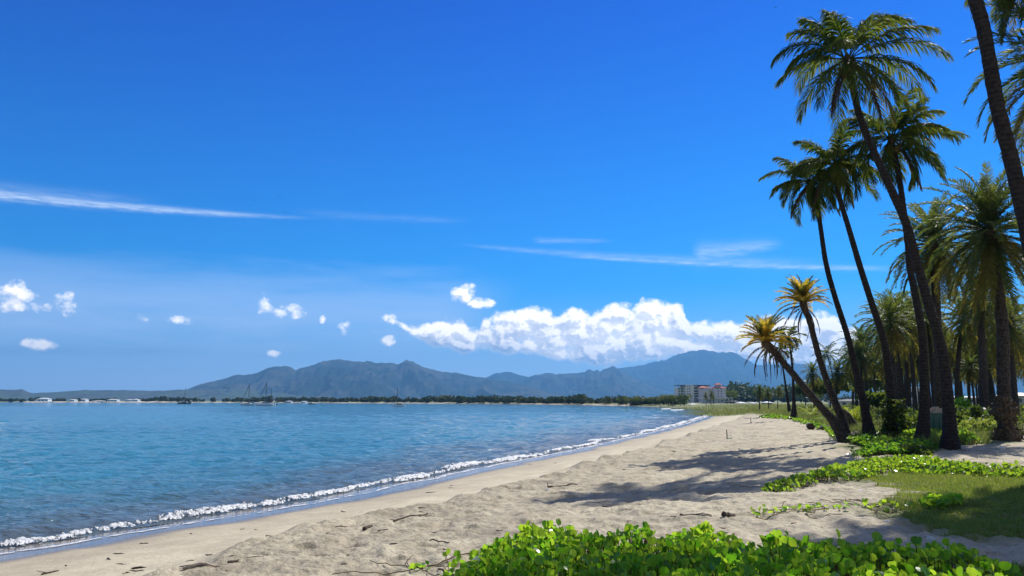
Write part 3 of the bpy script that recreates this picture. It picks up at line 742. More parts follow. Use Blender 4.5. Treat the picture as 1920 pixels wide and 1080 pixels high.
gold('golden crowned palm leaning far left over the sand, its trunk nearly diagonal', pathpx([(1583, 822), (1562, 790), (1530, 752), (1497, 713), (1462, 672), (1438, 645)], 33), .17, .125, 1.3, 21)
gold('orange crowned palm with a curved trunk behind the diagonal one', pathpx([(1588, 806), (1574, 775), (1557, 733), (1537, 673), (1520, 610), (1507, 572)], 35), .18, .115, 1.3, 22)

# date palms ------------------
def date_crown(top, ax, L, nf, seed, ll, n, w, rlo=-72, spread=1.0):
    rg = np.random.default_rng(seed); out = []
    for i in range(nf):
        f = i/(nf-1); az = i*137.5 + rg.normal(0, 9)
        el = 84 + (rlo-84)*f**1.05 + rg.normal(0, 5)
        dr = (45 + 45*min(1, f*2)) if el > 0 else max(8, 82 + el)
        out.append((f, frond_arrays(top + ax*(.25 - .5*f), R(az), el, dr + rg.normal(0, 6), L*rg.uniform(.86, 1.08)*(1 if f > .15 else .85), ll, n, w, a0=55, a1=32, grav=.14, lift=.28, t0=.08, stalk=.03, curl=rg.normal(0, .22), rng=rg)))
    return out
def date_palm(label, path, r0, r1, L, nf, seed, ll=.42, n=62, w=.036, flare=.12, boots=0, group=None, gnarl=0):
    base = path[0]; loc = tuple(base); rg = np.random.default_rng(seed)
    root = empty('date_palm', loc, label, 'palm tree', group)
    _, P = trunk(path, r0, r1, flare, M['date_bark'], root, loc, rough=.055)
    top = P[-1]; ax = np.array([0, 0, 1.0])
    MB().tube([top - ax*.9, top - ax*.5, top + ax*.1, top + ax*.4], [r1, r1*1.5, r1*1.5, .05], 12, jit=.2).build('crown_shaft', M['boot'], root, False, loc)
    if gnarl:  # swollen skirt of old roots round the foot
        mb = MB(); h = gnarl
        zs = np.linspace(-.1, h, 34); rr = r0 + .05 + .22*np.exp(-zs/.35) + .05*np.sin(zs*6.5) + .10*np.exp(-((zs-h*.72)/.35)**2)
        rr[-1] = r0*.9
        mb.tube([(base[0]+.03*math.sin(z*3), base[1], base[2]+z) for z in zs], rr, 22, jit=.10)
        for j in range(70):
            a = rg.uniform(0, 6.28); z = rg.uniform(.05, h*.95); r_ = np.interp(z, zs, rr)
            mb.tube([(base[0]+math.cos(a)*r_*.8, base[1]+math.sin(a)*r_*.8, base[2]+z), (base[0]+math.cos(a)*(r_+.07), base[1]+math.sin(a)*(r_+.07), base[2]+z+.02), (base[0]+math.cos(a)*(r_+.10), base[1]+math.sin(a)*(r_+.10), base[2]+z-.10)], [.07, .06, .03], 5)
        mb.build('root_skirt', M['boot'], root, False, loc)
    for f, (V, Q, T) in date_crown(top, ax, L, nf, seed, ll, n, w):
        mt = 'date_leaf' if f < .62 or rg.random() < .45 else 'date_old'
        put(V, Q, T, 'frond', M[mt], root, loc)
    return root
date_palm('big shaggy date palm with the gnarled bulging foot at the right', pathpx([(1888, 824), (1882, 733), (1880, 620), (1868, 520), (1856, 435)], 34), .27, .22, 3.6, 99, 31, ll=.46, n=74, w=.046, gnarl=1.9)
date_palm('date palm with a drooping crown behind the two tallest coconut palms', pathpx([(1759, 808), (1760, 740), (1757, 600), (1750, 460)], 42), .24, .20, 3.3, 94, 32, n=62, w=.048)
date_palm('date palm at the right edge with long feathery fronds hanging into the picture', pathpx([(2085, 872), (2070, 700), (2040, 400), (2000, 115)], 19.5), .26, .22, 2.9, 92, 33, n=64)
date_palm('pale speckled date palm trunk standing between the big shaggy palm and the bin', pathpx([(1848, 790), (1845, 740), (1843, 672), (1836, 560)], 56, 56), .30, .22, 2.9, 74, 34, n=42, w=.05, gnarl=1.1)

date_palm('date palm outside the right edge whose high fronds fill the top right corner', [(15.0, 19.8, ground_z(15.0, 19.8)-.02), (14.7, 19.6, 6), (14.3, 19.4, 11), (14.0, 19.3, 15.2)], .25, .20, 2.7, 90, 35, n=60, w=.04)

# slim far coconut palms by the beach curve
coconut('slim distant coconut palm standing alone on the beach bank', pathpx([(1489, 780), (1488, 740), (1485, 680), (1479, 636)], 78), .17, .09, .30, 1.6, spiral(18, 70, -50, 12), group='slim distant coconut palms', ll=.55, n=26, w=.09, nn=0)
coconut('slim distant coconut palm half hidden behind the diagonal trunk', pathpx([(1481, 772), (1474, 730), (1468, 690), (1462, 662)], 100), .17, .09, .2, 2.3, spiral(20, 70, -50, 13), group='slim distant coconut palms', ll=.6, n=26, w=.1, nn=0)

# ---- the grove: date palms built once in four kinds, then copied
def baked_palm(seed, H, L, kind='date', lean=0.0):
    rg = np.random.default_rng(seed); root = bpy.data.objects.new('date_palm' if kind == 'date' else 'coconut_palm', None); COL.objects.link(root); root.empty_display_size = .2
    path = [(0, 0, 0), (lean*.1, 0, H*.35), (lean*.45, 0, H*.7), (lean, 0, H)]
    _, P = trunk(path, .19 if kind == 'date' else .14, .16 if kind == 'date' else .09, .12, M['date_bark'], root, None, k=9, rough=.05)
    top = P[-1]; ax = np.array([0, 0, 1.0])
    vs, qs, ts, o = [], [], [], 0; vd, qd, td, od = [], [], [], 0
    if kind == 'date':
        fr = date_crown(top, ax, L, 58, seed, .46, 26, .085)
    else:
        fr = [(i/21, frond_arrays(top, R(a), e, d, L*l, .7, 24, .10, grav=.45, rng=rg)) for i, (a, e, d, l) in enumerate(spiral(22, 75, -45, seed))]
    for f, (V, Q, T) in fr:
        if f > .72 and kind == 'date': vd.append(V); qd.append(Q + od); td.append(T + od); od += len(V)
        else: vs.append(V); qs.append(Q + o); ts.append(T + o); o += len(V)
    mk('crown', np.concatenate(vs), [np.concatenate(qs), np.concatenate(ts)], M['date_leaf' if kind == 'date' else 'coco_leaf'], root)
    if vd: mk('old_fronds', np.concatenate(vd), [np.concatenate(qd), np.concatenate(td)], M['date_old'], root)
    root['h'] = H
    return root
kinds = [baked_palm(101, 7.2, 2.8), baked_palm(102, 8.4, 3.0), baked_palm(103, 6.2, 2.6, lean=.8), baked_palm(104, 7.8, 2.9, lean=-.9)]
cocoa = baked_palm(105, 10.0, 3.0, 'coco', lean=-1.2)
used_k = set()
def place_palm(k, x, y, sc, rz, label, group):
    src = k
    if src.name in used_k: o = copy_tree(src)
    else: used_k.add(src.name); o = src
    o.location = (x, y, ground_z(x, y) - .03); o.scale = (1.0*sc, 1.0*sc, sc); o.rotation_euler[2] = rz
    tag(o, label, 'palm tree', group); return o
spots = []
def pl(px, crown_py, Y, k, label, group='date palms of the grove', rz=0):
    """stand a grove palm so that it is Y metres away and its crown centre is as high as in the photo"""
    g = at(px, 760, Y); zc = at(px, crown_py, Y).z; gz = ground_z(g.x, Y)
    spots.append((g.x, Y)); place_palm(k, g.x, Y, max(.45, (zc - gz) / k['h']), rz, label, group)
pl(1677, 634, 88, kinds[1], 'full dark date palm right of the vine covered coconut trunk', rz=1)
pl(1618, 668, 105, kinds[0], 'grove date palm between the two slim curved coconut trunks', rz=2)
pl(1568, 700, 110, kinds[2], 'olive green grove palm between the orange crowned palm and the leftmost tall trunk', rz=.5)
pl(1527, 700, 120, kinds[0], 'date palm with a yellow fan of fronds at the left end of the grove', rz=3)
pl(1818, 690, 76, kinds[3], 'date palm with its crown low beside the speckled trunk', rz=1.6)
pl(1716, 600, 72, kinds[1], 'date palm whose crown fills the gap between the two leaning coconut trunks', rz=4)
pl(1795, 600, 62, kinds[3], 'date palm right behind the tallest coconut trunk', rz=2.6)
pl(1905, 610, 58, kinds[0], 'date palm at the right edge behind the gnarled palm', rz=5)
pl(1424, 733, 150, kinds[2], 'first small palm from the left on the grassy bank by the beach curve', 'small palms on the far grassy bank', 1)
pl(1441, 736, 160, kinds[0], 'second small palm from the left on the far grassy bank', 'small palms on the far grassy bank', 2)
pl(1458, 733, 155, kinds[3], 'third small palm from the left on the far grassy bank', 'small palms on the far grassy bank', 3)
rg = np.random.default_rng(5); tries = 0; ng = 0
while ng < 84 and tries < 9000:
    tries += 1
    Y = 60 + 130*rg.random()**1.1; px = rg.uniform(1590, 2010)
    x = (px - 960)/F*Y
    if px < 1560 + 100*(1 - Y/190): continue
    if min((x-a)**2 + (Y-b)**2 for a, b in spots) < 12: continue
    spots.append((x, Y)); ng += 1
    H = rg.uniform(7.2, 9.6) * (1 if Y > 80 else .95)
    k = kinds[rg.integers(4)]
    place_palm(k, x, Y, H/k['h'], rg.uniform(0, 6.28), 'one of the many date palms with bare dark trunks in the shaded grove', 'grove palms behind the front row')
for i, (px, cpy, Y, lab) in enumerate([(1569, 664, 118, 'coconut palm crown sticking up above the left end of the grove'), (1607, 655, 125, 'coconut palm standing above the grove beside the leftmost tall trunk')]):
    pl(px, cpy, Y, cocoa, lab, 'coconut palms inside the grove', rz=i*2.0)

# ------------------------------------------------------------------ ground plants
def gz_arr(x, y): return height(x, y)[0]
def vine_leaves(x, y, z0, size, hmin, hmax, rg, upright=.6, petiole=True):
    """round two-lobed creeper leaves folded along the midrib, each on its own stalk"""
    n = len(x); h = rg.uniform(hmin, hmax, n); sz = size * rg.uniform(.65, 1.2, n)
    yaw = rg.uniform(0, 2*math.pi, n); pit = np.radians(rg.normal(90*upright*.9, 26, n))
    lx = np.array([0, 0, 0, -.36, -.56, -.50, -.20, .36, .56, .50, .20]); ly = np.array([0, .5, .90, .08, .42, .82, 1.02, .08, .42, .82, 1.02])
    fold = rg.uniform(.15, .75, n)
    LX = lx[None] * sz[:, None]; LY = ly[None] * sz[:, None]; LZ = np.abs(LX) * fold[:, None] - .12*LY**2/sz[:, None]
    LX = LX * np.cos(fold*.6)[:, None]
    # pitch about x, then yaw about z
    a = LY*np.cos(pit)[:, None] - LZ*np.sin(pit)[:, None]; b = LY*np.sin(pit)[:, None] + LZ*np.cos(pit)[:, None]
    XX = LX*np.cos(yaw)[:, None] - a*np.sin(yaw)[:, None] + x[:, None]
    YY = LX*np.sin(yaw)[:, None] + a*np.cos(yaw)[:, None] + y[:, None]
    ZZ = b + (z0 + h)[:, None]
    V = np.stack([XX, YY, ZZ], -1).reshape(-1, 3); k = np.arange(n)*11
    Q = np.concatenate([np.stack([k, k+1, k+4, k+3], 1), np.stack([k+1, k+2, k+5, k+4], 1), np.stack([k, k+7, k+8, k+1], 1), np.stack([k+1, k+8, k+9, k+2], 1)])
    T = np.concatenate([np.stack([k+2, k+6, k+5], 1), np.stack([k+2, k+9, k+10], 1)])
    # stalks
    ox, oy = rg.normal(0, .03, n), rg.normal(0, .03, n); w = .0035 + size*.02
    sv = np.stack([np.stack([x+ox-w, y+oy, z0-.02], 1), np.stack([x+ox+w, y+oy, z0-.02], 1), np.stack([x+w*.6, y, z0+h], 1), np.stack([x-w*.6, y, z0+h], 1)], 1).reshape(-1, 3)
    j = np.arange(n)*4
    return V, Q, T, sv, np.stack([j, j+1, j+2, j+3], 1)
def scatter_poly(P, n, rg, edge=.0, nearpow=0, clump=None):
    P = np.array(P); lo, hi = P.min(0), P.max(0); xs, ys = [], []; c = 0
    while c < n:
        x = rg.uniform(lo[0], hi[0], n*2)
        y = rg.uniform(lo[1], hi[1], n*2) if not nearpow else lo[1] * (hi[1]/lo[1])**rg.random(n*2)
        k = inpoly(x, y, P)
        if nearpow: k &= rg.random(n*2) < np.clip(lo[1]*1.0/np.maximum(y, .1), .0, 1)**(nearpow-1) if nearpow > 1 else True
        if edge: k &= pdist(x, y, list(P)+[P[0]]) > edge*(fbm(x*1.3, y*1.3, 55, 3)-.38)*2.2
        if clump: k &= fbm(x*clump[0], y*clump[0], clump[2], 3) > clump[1] + rg.normal(0, .05, n*2)
        xs.append(x[k]); ys.append(y[k]); c += k.sum()
    return np.concatenate(xs)[:n], np.concatenate(ys)[:n]
def join_stuff(name, label, cat, pieces, kind='stuff'):
    """one object out of several (V, faces, material) pieces"""
    Vs, o, F4, F3, mi4, mi3 = [], 0, [], [], [], []
    mats = []
    for V, Q, T, mt in pieces:
        if mt not in mats: mats.append(mt)
        i = mats.index(mt); Vs.append(V)
        if len(Q): F4.append(np.asarray(Q)+o); mi4.append(np.full(len(Q), i))
        if len(T): F3.append(np.asarray(T)+o); mi3.append(np.full(len(T), i))
        o += len(V)
    F4 = np.concatenate(F4) if F4 else []; F3 = np.concatenate(F3) if F3 else []
    ob = mk(name, np.concatenate(Vs), [F4, F3], mats[0])
    for q in mats[1:]: ob.data.materials.append(q)
    mi = np.concatenate((mi4 if len(F4) else []) + (mi3 if len(F3) else []))
    ob.data.polygons.foreach_set('material_index', mi.astype(np.int32))
    return tag(ob, label, cat, kind=kind)
def vine(label, poly, n, size, hmin, hmax, seed, edge=.35, clump=None, upright=.6, extra=None, runners=0, leaf='vine_leaf'):
    rg = np.random.default_rng(seed); x, y = scatter_poly(poly, n, rg, edge, clump=clump)
    if extra is not None: x = np.concatenate([x, extra[0]]); y = np.concatenate([y, extra[1]])
    z = gz_arr(x, y); d = pdist(x, y, list(poly)+[poly[0]]); ins = inpoly(x, y, poly)
    hs = np.where(ins, np.clip(.3 + d*1.1, 0, 1), .25) * (.25 + 1.5*fbm(x*2.2, y*2.2, seed+3, 3))
    V, Q, T, sv, sq = vine_leaves(x, y, z, size, 0, 1, rg, upright); hh = hmin + (hmax-hmin)*np.clip(hs, 0, 1.2)*rg.random(len(x))**.6
    V3 = V.reshape(-1, 11, 3); V3[:, :, 2] += (hh - (V3[:, 0, 2] - z))[:, None]; s3 = sv.reshape(-1, 4, 3); s3[:, 2:, 2] = (z + hh)[:, None]
    pcs = [(V3.reshape(-1, 3), Q, T, M[leaf]), (s3.reshape(-1, 3), sq, [], M['stem'])]
    for k in range(runners):
        i = rg.integers(len(x)); a = rg.uniform(0, 6.28); px_, py_ = x[i], y[i]; pts = []
        for s in range(14):
            pts.append((px_, py_, ground_z(px_, py_) + .012 + .02*rg.random())); a += rg.normal(0, .3); px_ += .09*math.cos(a); py_ += .09*math.sin(a)
        mb = MB().tube(pts, .006, 5); pcs.append((np.concatenate(mb.V), np.concatenate(mb.Q), np.concatenate(mb.T), M['stem']))
    return join_stuff('creeping_vine', label, 'ground cover', pcs)

FG = polypx([(826, 1130), (850, 1082), (868, 1045), (900, 1016), (950, 1002), (1010, 1000), (1060, 1004), (1120, 1010), (1180, 1020), (1240, 1014), (1290, 1004), (1350, 1003), (1395, 1018), (1430, 1044), (1500, 1052), (1570, 1048), (1640, 1050), (1720, 1058), (1790, 1064), (1850, 1072), (1915, 1092), (2010, 1150), (1990, 1330), (800, 1330)])
rg = np.random.default_rng(77)
ex = [gnd(rg.uniform(830, 905), rg.uniform(1008, 1090)) for _ in range(70)] + [gnd(rg.normal(1560, 130), rg.uniform(1030, 1060)) for _ in range(40)]
ex += [gnd(rg.uniform(1380, 1450), rg.uniform(1015, 1050)) for _ in range(30)]
ex = np.array(ex)
vine('bright green creeping vine with glossy round leaves filling the near foreground', FG, 6200, .076, .02, .34, 501, .75, extra=(ex[:, 0], ex[:, 1]), runners=70, upright=.85)
SB = polypx([(1425, 913), (1480, 897), (1540, 884), (1600, 872), (1680, 868), (1740, 870), (1800, 877), (1870, 884), (1960, 888), (2060, 892), (2060, 902), (1900, 899), (1800, 894), (1700, 893), (1640, 897), (1570, 908), (1490, 918)])
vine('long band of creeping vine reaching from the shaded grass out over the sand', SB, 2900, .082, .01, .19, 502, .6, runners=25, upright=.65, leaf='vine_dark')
PB = polypx([(1560, 866), (1640, 860), (1720, 853), (1770, 846), (1755, 838), (1700, 836), (1640, 826), (1600, 820), (1578, 832), (1640, 845), (1600, 853)])
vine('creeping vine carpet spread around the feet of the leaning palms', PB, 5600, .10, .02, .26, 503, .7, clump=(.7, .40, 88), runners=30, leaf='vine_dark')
PC = polypx([(1540, 800), (1580, 806), (1600, 820), (1580, 836), (1556, 822)])
vine('creeping vine between the fallen log and the foot of the diagonal palm', PC, 900, .10, .02, .25, 508, .5, leaf='vine_dark')
PD = polypx([(1640, 815), (1760, 822), (1840, 828), (1850, 838), (1760, 836), (1660, 832)])
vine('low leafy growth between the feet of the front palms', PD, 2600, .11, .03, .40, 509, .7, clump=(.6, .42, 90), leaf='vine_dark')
CL = polypx([(1718, 948), (1745, 940), (1800, 942), (1812, 955), (1760, 962), (1725, 957)])
vine('small clump of dark creeper in the shade of the grass patch', CL, 190, .095, .03, .16, 504, .1, runners=8)
rx, ry = [], []
for i in range(46):
    a, b = gnd(rg.uniform(1405, 1720), 953 + rg.normal(0, 2.2)); rx.append(a); ry.append(b)
RP = polypx([(1400, 956), (1720, 950), (1720, 957), (1400, 960)])
vine('thin runner of creeper with scattered single leaves crossing the open sand', RP, 24, .08, .01, .10, 505, .0, extra=(np.array(rx), np.array(ry)), runners=14, upright=.5)
SP = polypx([(745, 1012), (830, 1010), (835, 1020), (748, 1022)])
vine('little sprig of creeper lying alone on the sand', SP, 14, .075, .01, .09, 506, .0, runners=6, upright=.5)
LB = polypx([(1420, 778), (1470, 784), (1520, 800), (1560, 815), (1600, 826), (1560, 804), (1500, 786), (1450, 775)])
vine('creeping vine along the edge where the beach meets the grassy bank', LB, 2300, .14, .02, .20, 507, .8, clump=(.5, .44, 89), leaf='vine_dark')

# vines climbing the foot of the fourth coconut palm
b0 = at(1672, 812, 33); rg = np.random.default_rng(9); n = 900
th = rg.uniform(0, 6.28, n); hz = rg.random(n)**1.3 * 1.7; rr = .30 + .12*rg.random(n) + .25*np.exp(-hz/.4)
x = b0.x + .12 + np.cos(th)*rr; y = 33 - .05 + np.sin(th)*rr
V, Q, T, sv, sq = vine_leaves(x, y, np.full(n, ground_z(b0.x, 33)) + hz, .13, 0, .05, rg, .2)
join_stuff('climbing_vine', 'leafy vine climbing the foot of the coconut palm', 'climbing vine', [(V, Q, T, M['bush_leaf'])], kind=None)

# ---- grass blades
def blades(x, y, h, w, rg, lean=.35):
    n = len(x); z = gz_arr(x, y) - .01; a = rg.uniform(0, math.pi, n); l = rg.normal(0, lean, n)*h; la = rg.uniform(0, 6.28, n)
    dx, dy = np.cos(a)*w/2, np.sin(a)*w/2
    m = np.stack([x + np.cos(la)*l*.35, y + np.sin(la)*l*.35, z + h*.6], 1); tp = np.stack([x + np.cos(la)*l, y + np.sin(la)*l, z + h], 1)
    D = np.stack([dx, dy, 0*dx], 1); B = np.stack([x, y, z], 1)
    V = np.stack([B-D, B+D, m+D*.7, m-D*.7, tp], 1).reshape(-1, 3); k = np.arange(n)*5
    return V, np.stack([k, k+1, k+2, k+3], 1), np.stack([k+3, k+2, k+4], 1)
def grass(label, poly, n, h, w, seed, mat, edge=.3, nearpow=0, clump=None, lod=0, lean=.5, name='grass', zmul=None):
    rg = np.random.default_rng(seed); x, y = scatter_poly(poly, n, rg, edge, nearpow, clump)
    s = np.maximum(1, np.hypot(x, y)*lod) if lod else 1
    hh = h*rg.uniform(.35, 1.15, n) * (.5 + fbm(x*.9, y*.9, seed, 3))
    V, Q, T = blades(x, y, hh, w*s*rg.uniform(.7, 1.3, n), rg, lean)
    o = mk(name, V, [Q, T], mat); return tag(o, label, 'grass', kind='stuff')
grass('short yellow green grass between the vine band and the shade at the right', G1, 90000, .085, .010, 601, M['grass'], .6)
grass('small patch of fine grass just behind the foreground vine', G2, 9000, .10, .008, 602, M['grass'], .2)
grass('fine grass in the bottom right corner mixed with vine', G3, 26000, .12, .008, 603, M['grass'], .3)
VN = [q for q in polypx([(1470, 779), (1545, 800), (1562, 818), (1580, 832), (1640, 842), (1700, 846), (1760, 842), (1850, 834), (1890, 815), (1960, 806), (2150, 795), (2150, 772), (1440, 770)])]
grass('rough weedy grass on the bank beneath the front palms', VN, 80000, .50, .016, 604, M['drygrass'], 1.0, 2, (.35, .42, 66), .030, .6, 'weedy_grass')
VF = [q for q in polypx([(1180, 763.8), (1260, 766.5), (1330, 768.5), (1400, 770.5), (1450, 775), (1500, 786), (1560, 790), (2300, 778), (2300, 760), (1180, 759.5)])]
grass('sunlit grass covering the flat bank beyond the beach curve', VF, 60000, .62, .03, 605, M['drygrass'], 1.0, 2, None, .018, .5, 'bank_grass')

# ---- bushes of real leaves
def leaf_cloud(c, rad, n, sz, rg, flat=.8, nclump=7, shell=.6):
    """many small leaf faces gathered in clumps"""
    cl = rg.normal(0, 1, (nclump, 3)); cl /= np.linalg.norm(cl, axis=1, keepdims=True); cl *= rg.uniform(.25, .8, (nclump, 1)); cl[:, 2] = np.abs(cl[:, 2])*.9 - .05
    rc = rg.uniform(.28, .55, nclump); k = rg.integers(nclump, size=n)
    d = rg.normal(0, 1, (n, 3)); d /= np.linalg.norm(d, axis=1, keepdims=True); d *= (shell + (1-shell)*rg.random((n, 1)))
    P = (cl[k] + d*rc[k][:, None]) * np.array(rad) + np.array(c)
    P[:, 2] = np.maximum(P[:, 2], c[2] - rad[2]*.4)
    a = rg.normal(0, 1, (n, 3)); a /= np.linalg.norm(a, axis=1, keepdims=True); b = np.cross(a, rg.normal(0, 1, (n, 3))); b /= np.linalg.norm(b, axis=1, keepdims=True)
    s = sz*rg.uniform(.6, 1.3, (n, 1)); V = np.stack([P, P + (a*.5 + b*.42)*s, P + a*s*1.15, P + (a*.5 - b*.42)*s], 1).reshape(-1, 3)
    i = np.arange(n)*4; return V, np.stack([i, i+1, i+2, i+3], 1)
def bush(x, y, rad, n, sz, seed, mat, label, group=None, name='shrub'):
    rg = np.random.default_rng(seed); gz = ground_z(x, y); loc = (x, y, gz)
    root = empty(name, loc, label, 'shrub', group)
    V, Q = leaf_cloud((x, y, gz + rad[2]*.35), rad, n, sz, rg, nclump=9)
    mk('foliage', V, [Q], mat, root, loc=loc)
    mb = MB()
    for i in range(6):
        a = rg.uniform(0, 6.28); r_ = rg.uniform(.3, .7)
        mb.tube([(x, y, gz-.05), (x+math.cos(a)*rad[0]*r_*.5, y+math.sin(a)*rad[1]*r_*.5, gz+rad[2]*.5), (x+math.cos(a)*rad[0]*r_, y+math.sin(a)*rad[1]*r_, gz+rad[2]*.95)], [.03, .02, .008], 5)
    mb.build('stems', M['stem'], root, loc=loc); return root
def bpx(px, py, w, h, n, sz, seed, mat, label, group=None, Y=None, name='shrub'):
    if Y is None: x, Y = gnd(px, py)
    else: x = at(px, py, Y).x
    k = Y/F; return bush(x, Y, (w*k/2, w*k*.45, h*k), n, sz, seed, mat, label, group, name)
bpx(1822, 812, 74, 52, 2600, .17, 1, M['bush_leaf'], 'large leafy shrub between the tallest palm trunk and the gnarled palm')
bpx(1806, 800, 40, 48, 1100, .17, 2, M['vine_leaf'], 'taller bright leaved shrub behind the large leafy one')
bpx(1862, 815, 40, 20, 500, .14, 3, M['bush_leaf'], 'low shrub touching the gnarled palm foot')
bpx(1698, 815, 44, 26, 900, .12, 4, M['pale_leaf'], 'pale dry shrub between the vine covered palm and its right neighbour')
bpx(1655, 812, 50, 24, 800, .12, 5, M['pale_leaf'], 'pale dry shrub left of the vine covered palm')
bpx(1745, 826, 36, 16, 600, .11, 7, M['bush_leaf'], 'low dark bush between the two tallest palm trunks')
bpx(1716, 852, 90, 12, 1400, .12, 8, M['bush_leaf'], 'low dark mound of leaves in front of the two tallest palm trunks')
rg = np.random.default_rng(12); nb = 0
protos = [bush(*gnd(1600, 795), (1.5, 1.4, .75), 500, .16, 31, M['pale_leaf'], 'x'), bush(*gnd(1640, 790), (1.4, 1.3, .9), 480, .16, 32, M['bush_leaf'], 'x'), bush(*gnd(1510, 776), (1.6, 1.4, .6), 480, .18, 33, M['grass'], 'x')]
for i, b in enumerate(protos): tag(b, ['pale weedy bush behind the diagonal palm trunk', 'green weedy bush behind the leftmost tall coconut trunk', 'yellow green bush on the bank right of the lone slim palm'][i], 'shrub', 'weedy bushes on the bank')
while nb < 110:
    px, py = rg.uniform(1480, 1960), 766 + 50*rg.random()**1.6
    if py > 770 + (px - 1430)*.22: continue
    x, y = gnd(px, py)
    if any(abs(x - q[0]) < .1 for q in spots): continue
    o = copy_tree(protos[rg.integers(3)]); o.location = (x, y, ground_z(x, y)); s = rg.uniform(.6, 1.25); o.scale = (s, s, s*rg.uniform(.7, 1.15)); o.rotation_euler[2] = rg.uniform(0, 6.28)
    tag(o, 'one of the many weedy bushes scattered under the palms on the bank', 'shrub', 'scattered weedy bushes under the grove'); nb += 1

# small young palms with bright leaves
def young_palm(px, py, Y, L, nf, label, hi=80, lo=25):
    p0 = at(px, py, Y); gz = ground_z(p0.x, Y); loc = (p0.x, Y, gz); root = empty('young_palm', loc, label, 'young palm')
    MB().tube([(p0.x, Y, gz-.05), (p0.x, Y, gz+.15)], [.08, .05], 8).build('stem', M['boot'], root, loc=loc)
    for i in range(nf):
        V, Q, T = frond_arrays((p0.x, Y, gz+.12), R(i*137.5), hi - (hi-lo)*i/nf, 35, L, .34, 18, .045, grav=.1, lift=.2, t0=.25)
        put(V, Q, T, 'frond', M['young'], root, loc)
M['young'] = leafmat('young_palm_leaf', (.10, .17, .02), (.16, .2, .03), (.45, .52, .04), .5, .4)
young_palm(1604, 802, 48, 1.3, 10, 'young palm with bright yellow green upright fronds behind the leftmost tall trunk', 85, 55)
young_palm(1525, 784, 70, 1.7, 9, 'young palm with bright spreading fronds on the bank left of the diagonal trunk', 70, 20)

# ---- broadleaf trees in the grove
def tree(x, y, H, rad, n, sz, seed, mat, label, group=None, bark='dark_wood'):
    rg = np.random.default_rng(seed); gz = ground_z(x, y); loc = (x, y, gz); root = empty('broadleaf_tree', loc, label, 'tree', group)
    mb = MB(); tip = (x + rg.normal(0, .3), y, gz + H*.55)
    mb.tube([(x, y, gz-.2), (x+.1, y, gz+H*.25), tip], [.05*H*.5, .035*H*.5, .02*H*.5], 8)
    for i in range(7):
        a = i*2.4; r_ = rg.uniform(.4, .8); mb.tube([(x+.05, y, gz + H*rg.uniform(.25, .5)), (x+math.cos(a)*rad[0]*r_*.5, y+math.sin(a)*rad[1]*r_*.5, gz+H*.6), (x+math.cos(a)*rad[0]*r_, y+math.sin(a)*rad[1]*r_, gz+H*rg.uniform(.65, .9))], [.012*H, .008*H, .003*H], 6)
    mb.build('trunk', M[bark], root, loc=loc)
    V, Q = leaf_cloud((x, y, gz + H*.62), (rad[0], rad[1], H*.42), n, sz, rg, nclump=16, shell=.35)
    V[:, 2] = np.maximum(V[:, 2], gz + H*.12)
    mk('crown', V, [Q], mat, root, loc=loc); return root
def tpx(px, topy, Y, wpx, n, sz, seed, mat, label, group=None):
    b = at(px, 760, Y); gz = ground_z(b.x, Y); H = at(px, topy, Y).z - gz; w = wpx*Y/F/2
    return tree(b.x, Y, H, (w, w*.8), n, sz, seed, mat, label, group)
tpx(1645, 735, 98, 74, 2600, .42, 41, M['bush_leaf'], 'dark bushy broadleaf tree below the palm crowns beside the leftmost tall trunk')
tpx(1556, 705, 135, 90, 1800, .6, 42, M['bush_leaf'], 'rounded dark tree at the left end of the grove behind the orange crowned palm')
tpx(1850, 625, 92, 110, 2600, .42, 43, M['pale_leaf'], 'loose leaved broadleaf tree among the palms behind the speckled trunk')
tpx(1620, 690, 150, 120, 1800, .65, 44, M['bush_leaf'], 'broad dark tree behind the grove left of the vine covered palm')
tpx(1510, 715, 190, 40, 700, .7, 45, M['bush_leaf'], 'small dark tree behind the lone slim palm')

